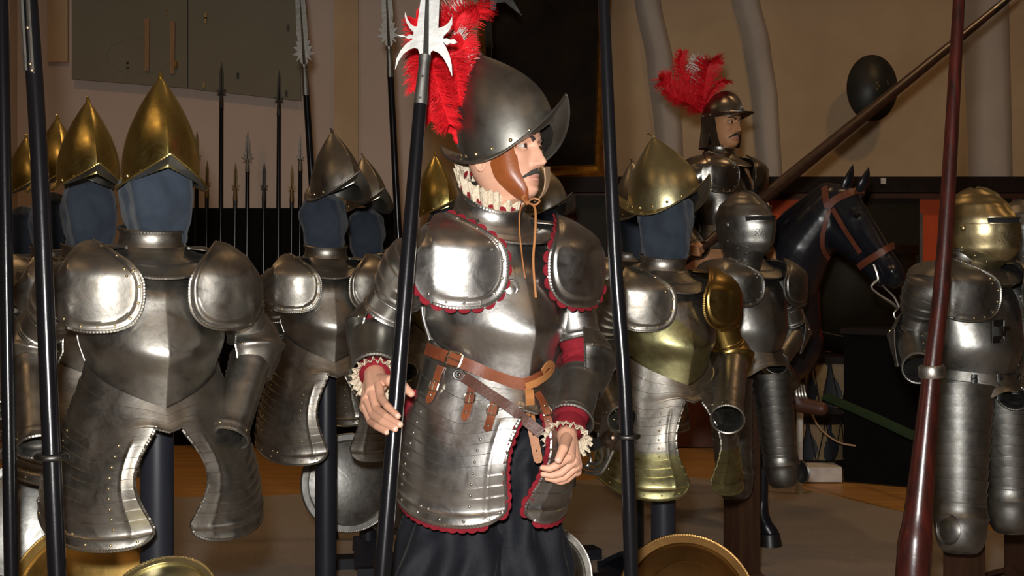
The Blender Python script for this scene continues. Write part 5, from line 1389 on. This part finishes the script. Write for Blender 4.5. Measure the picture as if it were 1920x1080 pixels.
# ---------------------------------------------------------------- the horse
HO = W(1440, 600, 6.4); HO.z = 0
hr = empty('horse', HO, label='life size black lacquered horse with brown bridle, turned to the right', cat='horse')
hw_ = lambda *p: W(*p)-HO
def hc(*s):
    out = []
    for a, b in zip(s, s[1:]): out.append((hw_(*a[:3]), a[3], hw_(*b[:3]), b[3]))
    return out
# head along its own axis: poll -> muzzle
segs = hc((1458, 640, 6.25, .24), (1400, 625, 6.55, .32), (1310, 620, 6.95, .34), (1240, 610, 7.25, .33), (1205, 590, 7.4, .27))
segs += hc((1460, 600, 6.2, .22), (1466, 530, 6.1, .19), (1500, 465, 6.0, .160), (1540, 412, 5.92, .125), (1564, 380, 5.88, .098))
segs += hc((1440, 520, 6.2, .2), (1490, 420, 6.02, .085), (1550, 360, 5.9, .05))
segs += hc((1568, 384, 5.88, .098), (1590, 408, 5.83, .098), (1618, 440, 5.77, .082), (1645, 474, 5.71, .066), (1668, 506, 5.66, .060), (1676, 520, 5.645, .056))
segs += hc((1566, 432, 5.87, .088), (1590, 452, 5.82, .072), (1622, 486, 5.745, .048), (1652, 524, 5.68, .040))
segs += hc((1588, 372, 5.82, .06), (1625, 428, 5.73, .048), (1655, 476, 5.67, .042))
segs += [(hw_(1604, 400, 5.74), .030, hw_(1613, 410, 5.73), .026), (hw_(1681, 514, 5.60), .022, hw_(1672, 508, 5.60), .024), (hw_(1618, 432, 5.70), .014, hw_(1650, 470, 5.64), .012)]
for p in ((1462, 700, 6.12), ):
    segs += hc((1460, 640, 6.2, .16), (1456, 735, 6.1, .085), (1438, 830, 6.07, .050), (1433, 850, 6.07, .046), (1431, 872, 6.07, .033), (1429, 940, 6.07, .031), (1427, 966, 6.07, .043), (1436, 986, 6.06, .037), (1444, 1000, 6.055, .046))
segs += hc((1400, 640, 6.5, .16), (1390, 750, 6.5, .08), (1388, 830, 6.5, .048), (1386, 900, 6.5, .032), (1386, 940, 6.5, .042), (1392, 965, 6.49, .048))
segs += hc((1215, 620, 7.4, .22), (1222, 720, 7.4, .10), (1205, 790, 7.5, .05), (1208, 880, 7.45, .034), (1212, 905, 7.44, .046))
segs += hc((1200, 620, 7.6, .22), (1195, 720, 7.6, .10), (1178, 785, 7.7, .05), (1180, 870, 7.65, .034), (1184, 895, 7.64, .046))
vs, fs = remesh(capsules(segs, 18), .011, 5)
mb = MB(); mb.add(vs, fs); hbody = mb.build('body', M['horse'], hr, angle=180)
bvH = bvh_of([hbody])
def ear_(b, t, r):
    b, t = hw_(*b), hw_(*t); d = t-b; mb = MB()
    mb.tube([b+d*x+V((.004*math.sin(PI*x), -.010*math.sin(PI*x), 0)) for x in (0, .15, .35, .55, .75, .9, 1)], [r*.75, r, r*1.05, r*.9, r*.6, r*.3, .001], 12, flat=.6); mb.build('ear', M['horse'], hr)
ear_((1580, 362, 5.87), (1599, 308, 5.85), .034); ear_((1610, 360, 5.80), (1629, 313, 5.78), .032)
mb = MB(); l, n = hit(bvH, 1607, 403, -.006, 5.74); mb.ball(l-HO, .017, 16, 10); mb.build('eye', plain('glass_eye', (.01, .008, .006), .05), hr)
mb = MB(); l, n = hit(bvH, 1681, 517, -.004, 5.6); mb.ball(l-HO, (.016, .008, .018), 14, 8); mb.build('nostril', M['dark'], hr)
mb = MB(); mb.lathe([(.05, .065), (.052, .06), (.062, .0), (.001, .0)], V((hw_(1444, 1000, 6.055).x, hw_(1444, 1000, 6.055).y, .0)), (-.05, 0, 1), 24); mb.build('hoof', M['hoof'], hr)
for q in ((1392, 965, 6.49), (1212, 905, 7.44), (1184, 895, 7.64)):
    p = hw_(*q); mb = MB(); mb.lathe([(.05, .065), (.062, .0), (.001, .0)], V((p.x, p.y, 0)), (0, 0, 1), 20); mb.build('hoof', M['hoof'], hr)
M['bridle'] = plain('red_brown_leather', (.17, .045, .022), .5, (.11, .03, .014), 12)
def hstrap(pts, w, name, mat='bridle', par=None, off=.006):
    pn = smooth_pn([hit(bvH, *p, off=off, dflt=5.8) for p in pts], 24, 1)
    mb = MB(); ribbon(mb, [(p-HO, n) for p, n in pn], w, .004); return mb.build(name, M[mat], par or hr)
br = hstrap([(1547, 352), (1549, 370), (1552, 390)], .034, 'bridle')
hstrap([(1551, 390), (1561, 379), (1576, 370), (1591, 364), (1606, 359), (1620, 356)], .038, 'browband', par=br)
hstrap([(1555, 394), (1548, 414), (1543, 434), (1540, 455), (1544, 472), (1552, 484)], .024, 'throat_latch', par=br)
hstrap([(1562, 392), (1572, 408), (1584, 428), (1600, 452), (1615, 474)], .024, 'cheek_strap', par=br)
hstrap([(1612, 500), (1622, 493), (1636, 484), (1650, 475), (1664, 466), (1676, 460)], .034, 'noseband', par=br)
mb = MB()
for pts, r_ in (([(1638, 496, 5.64), (1644, 512, 5.63), (1646, 524, 5.63), (1638, 531, 5.63), (1634, 540, 5.63), (1650, 554, 5.62), (1672, 568, 5.61), (1684, 580, 5.61)], .007), ([(1646, 524, 5.65), (1660, 540, 5.66), (1676, 556, 5.66), (1686, 576, 5.66)], .006), ([(1682, 580, 5.62), (1676, 588, 5.62), (1680, 598, 5.62), (1686, 592, 5.62)], .004)):
    mb.tube([cr([hw_(*p) for p in pts], i/24) for i in range(25)], r_, 6)
mb.build('curb_bit', M['srivet'], hr)
mb = MB(); mb.box((0, 0, 0), (.55, .42, .06)); sd_ = V((Xp(1345, 6.5), 6.75, 1.50))
mb = MB()
def sad(u, v):
    a = (u-.5)*R(190); y = (v-.5)*.6
    return sd_-HO+Matrix.Rotation(R(52), 3, 'Z') @ V((.345*math.sin(a), y, -.345+.36*math.cos(a)+.10*abs(v-.5)**2*4*math.cos(a)))
mb.grid(sad, 24, 14, th=.02); mb.build('saddle', M['bridle'], hr)
mb = MB(); mb.tube([cr([W(1498, 725, 5.85)-HO+V(q) for q in ((0, 0, 0), (-.03, 0, -.05), (-.03, 0, -.11), (.05, 0, -.125))], i/16) for i in range(17)], .008, 6)
for k in range(4): mb.tube([cr([W(1492+k*5, 722, 5.82)-HO, W(1494+k*5.5, 742, 5.80)-HO, W(1500+k*6, 758, 5.82)-HO], i/10) for i in range(11)], .0065, 6)
mb.build('stirrup', M['srivet'], hr)

# ---------------------------------------------------------------- the rider
RP = empty('person', (Xp(1352, 6.1), 6.1, .575), R(38), 0, .985, None, 'rider in dark armour with a red plume, sitting on the black horse', 'person')
FR2 = Fr(RP)
RM = dict(all='rider', rivet='srivet'); M['rider'] = metal('burnished_dark_steel', (.30,.29,.27), (.19,.18,.165), (.16,.10,.06), .24, .4)
RD = dict(VD); RD.update(zc=1.515)
torso(RP, RM, RD, 1, .7)
EA, WA = FR2.L(1282, 430, 6.0), FR2.L(1312, 468, 5.80)
EB, WB = FR2.L(1420, 400, 6.25), FR2.L(1440, 470, 6.0)
pauldron(RP, -1, EA, RM, q=.7); arm(RP, V((-.19, 0, 1.39)), EA, WA, RM, q=.6)
pauldron(RP, 1, EB, RM, q=.7); arm(RP, V((.19, 0, 1.39)), EB, WB, RM, q=.6)
body = MB()
Mr = Matrix.Translation(W(1357, 233, 6.08)) @ Matrix.Rotation(R(36), 4, 'Z') @ Matrix.Scale(1.0, 4)
head_mesh(body, FR2.i @ Mr, n=72)
KN, FT = FR2.L(1420, 640, 5.95), FR2.L(1490, 735, 5.85); K2, F2_ = FR2.L(1450, 620, 6.8), FR2.L(1452, 715, 6.95)
c = capsules([((-.07, 0, 1.30), .085, (.07, 0, 1.30), .085), ((0, 0, 1.3), .10, (0, 0, 1.0), .10), ((-.06, 0, .92), .09, (.06, 0, .92), .09), ((0, 0, 1.05), .1, (0, 0, .93), .1),
   ((-.08, .01, 1.36), .05, (-.18, .01, 1.38), .045), ((.08, .01, 1.36), .05, (.18, .01, 1.38), .045), ((0, .015, 1.36), .06, (0, .005, 1.5), .052),
   ((-.18, .01, 1.38), .042, EA, .038), (EA, .038, WA, .027), ((.18, .01, 1.38), .042, EB, .038), (EB, .038, WB, .027),
   ((-.1, 0, .9), .085, KN, .06), (KN, .06, FT, .045), ((.1, 0, .9), .085, K2, .06), (K2, .06, F2_, .045)])
vs, fs = remesh(c, .016, 3); body.add(vs, fs)
def simple_hand(w, px, py, Y, F):
    """closed hand round the lance"""
    seg = []; p = lambda dx, dy, dz: F.L(px+dx, py+dy, Y+dz)
    seg.append((w, .026, p(0, 0, 0), .032))
    for k in range(4):
        a, b, c_ = p(-8+k*1.5, -7+k*5, -.03), p(4+k*1.0, -6+k*5, -.06), p(10, -3+k*4.6, -.035); seg += [(a, .0105, b, .0105), (b, .0105, c_, .0085)]
    seg += [(p(-2, -8, 0), .012, p(6, -12, -.04), .011), (p(6, -12, -.04), .011, p(12, -8, -.05), .009)]
    vs, fs = remesh(capsules(seg, 10), .003, 2); body.add(vs, fs)
simple_hand(WA, 1303, 468, 5.78, FR2); simple_hand(WB, 1446, 478, 5.98, FR2)
body.build('body', [M['tan_skin'], M['lip'], M['tan_skin']], RP, angle=180)
face_parts(RP, FR2, Mr, gaze=(.1, 0))
for h, k, f_ in (((-.1, 0, .9), KN, FT), ((.1, 0, .9), K2, F2_)):
    mb = MB(); mb.tube([V(h).lerp(k, .1), V(h).lerp(k, .5), k, k.lerp(f_, .5), f_], [.11, .10, .075, .07, .055], 18); mb.build('leg_armour', M['rider'], RP, angle=180)
    mb = MB(); fw = V((.25, -.9, .0)).normalized(); vs, fs = remesh(capsules([(f_, .045, f_+V((.0, -.02, -.05)), .045), (f_+V((0, -.02, -.06)), .042, f_+fw*.14+V((0, 0, -.075)), .036)]), .008, 3); mb.add(vs, fs); mb.build('shoe', M['boot'], RP, angle=180)
# open burgonet with comb, peak and cheek pieces
Hh = FR2.i @ Mr
hm = empty('helmet', (0, 0, 0), parent=RP); hm.location, q_, sc_ = Hh.decompose(); hm.rotation_euler = q_.to_euler(); hm.scale = sc_
def bd_(u, v):
    th = 2*PI*(u-.5); s_, c_ = math.sin(th), math.cos(th); k = (1-v**2.4)**.62 if v < 1 else 0
    ky = .020*max(0, 1-abs(s_)/.22)*(1 if v < .995 else 0)*sm(.05, .4, v)
    return V((.096*s_*k, -(.122 if c_ > 0 else .126)*c_*k-math.copysign(ky, c_)*k+.004, .028+.125*v+(.020*max(0, 1-abs(s_*k)/.16) if v > .0 else 0)*sm(.1, .8, v)))
mb = MB(); us = sorted(set([i/48 for i in range(48)]+[.49, .495, .505, .51, .005, .01, .99, .995])); mb.grid(bd_, us, [0, .05, .12, .2, .3, .4, .5, .6, .7, .78, .85, .9, .94, .97, .99, .999], cu=True, th=.002)
mb.tube([bd_(i/48, .06) for i in range(48)], .004, 6, closed=True); mb.rivets(lambda u, v: bd_(u % 1, v), [(i/12, .12) for i in range(12)], .005)
mb.build('skull', [M['rider'], M['srivet']], hm)
mb = MB(); mb.grid(lambda u, v: bd_(.5+(u-.5)*.46, .02)+V(((u-.5)*.02*v, -.062*v*(1-(abs(u-.5)*2)**2.2), .004*v+.012*v*v)), 24, 6, th=.003); mb.tube([bd_(.5+(i/24-.5)*.46, .02)+V(((i/24-.5)*.02, -.062*(1-(abs(i/24-.5)*2)**2.2), .016)) for i in range(25)], .003, 6); mb.build('peak', [M['rider']], hm)
for sx in (-1, 1):
    mb = MB(); mb.grid(lambda u, v: V((sx*(.097-.024*v**2+.006*math.sin(PI*u)*math.sin(PI*v)), .06-(.085+.0*v)*u*(1-.15*v)-.030*v*u, .035-.155*v)), 10, 14, th=.002); mb.tube([V((sx*(.097-.024*v**2), .06-.085*(1-.15*v)-.030*v, .035-.155*v)) for v in [i/14 for i in range(15)]], .004, 6); mb.build('cheek_piece', [M['rider']], hm)
mb = MB(); mb.grid(lambda u, v: bd_((u-.5)*.5 % 1, 0)*1.0+V((0, .018*v**2, -.15*v)), 20, 10, th=.002); mb.build('neck_lame', [M['rider']], hm)
mi_ = Mr.inverted()
for k, (pts, wd, n_, dp, mt_) in enumerate((([(1318, 212, 6.2), (1305, 180, 6.2), (1285, 150, 6.2), (1275, 120, 6.18), (1280, 98, 6.15)], .065, 170, .25, 'plume'), ([(1318, 212, 6.2), (1298, 190, 6.18), (1272, 170, 6.15), (1248, 152, 6.12), (1236, 150, 6.1)], .085, 190, .4, 'plume'),
    ([(1318, 212, 6.2), (1312, 180, 6.25), (1304, 145, 6.25), (1303, 118, 6.25), (1312, 108, 6.22)], .06, 150, .35, 'white_plume'), ([(1318, 212, 6.2), (1320, 175, 6.16), (1324, 140, 6.13), (1330, 118, 6.10), (1342, 112, 6.05)], .095, 200, .35, 'plume'), ([(1318, 212, 6.2), (1330, 180, 6.15), (1345, 160, 6.1), (1358, 152, 6.08), (1368, 153, 6.05)], .045, 120, .3, 'plume'), ([(1318, 212, 6.2), (1300, 200, 6.15), (1280, 188, 6.1), (1262, 180, 6.08), (1248, 168, 6.06)], .06, 150, .4, 'plume'))):
    mb = MB(); feather(mb, [W(*p) for p in pts], wd, n_, dp, seed=20+k, bw=.0034, side=V((1, .3, .2))); mb.v = [tuple(mi_ @ V(p)) for p in mb.v]; mb.build('plume_feather', M[mt_], hm, 180)
# his lance
la, lb = W(1278, 496, 5.74), W(1900, -10, 6.9); lr = empty('lance', la, label='long brown lance slanting up to the right past the oval shield, held by the rider', cat='lance')
d_ = lb-la; mb = MB(); mb.tube([d_*x for x in (0, .05, .12, .3, .5, .75, .93)], [.018, .02, .03, .033, .031, .027, .022], 14); mb.build('shaft', M['lance2'], lr)
mb = MB(); mb.tube([d_*x for x in (.925, .94, 1.0, 1.04)], [.024, .024, .016, .002], 10); mb.build('lance_head', M['iron'], lr)
# ---------------------------------------------------------------- camera and lights
cam = bpy.data.cameras.new('camera'); co = bpy.data.objects.new('camera', cam); COL.objects.link(co)
co.location = (0, 0, CAMZ); co.rotation_euler = (PI/2, 0, 0); cam.sensor_width = 36; cam.lens = 36*FPX/1920; cam.shift_y = (HY-540)/1920; cam.clip_end = 60; cam.clip_start = .05
S.camera = co
def area(name, loc, tgt, size, power, col, shape='DISK', spread=PI):
    l = bpy.data.lights.new(name, 'AREA'); l.shape = shape; l.size = size; l.energy = power; l.color = col; l.spread = spread
    o = bpy.data.objects.new(name, l); COL.objects.link(o); o.location = loc
    o.rotation_euler = (V(tgt)-V(loc)).to_track_quat('-Z', 'Y').to_euler(); return o
area('camera_flash', (-.05, -.02, CAMZ+.17), (-.05, 5, CAMZ+.10),   .09, 135, (1, .97, .93))
for x, y, e in ((-4.2, 1.2, 9), (-1.2, -1.0, 8), (2.2, -.6, 8), (5.2, 2.0, 9), (-3.4, 6.6, 15), (3.8, 6.6, 18), (.4, 6.2, 10)):
    area('ceiling_spot', (x, y, 6.0), (x*.9, y+1.2, 0), .35, e, (1, .60, .28), spread=R(110))
w = bpy.data.worlds.new('hall'); S.world = w; w.use_nodes = True
w.node_tree.nodes['Background'].inputs[0].default_value = (.5, .45, .4, 1); w.node_tree.nodes['Background'].inputs[1].default_value = .05
S.view_settings.view_transform = 'Standard'; S.view_settings.look = 'None'; S.view_settings.gamma = 1; S.view_settings.exposure = 0
try: S.view_settings.use_curve_mapping = False
except Exception: pass
S.cycles.max_bounces = 6; S.cycles.use_denoising = True
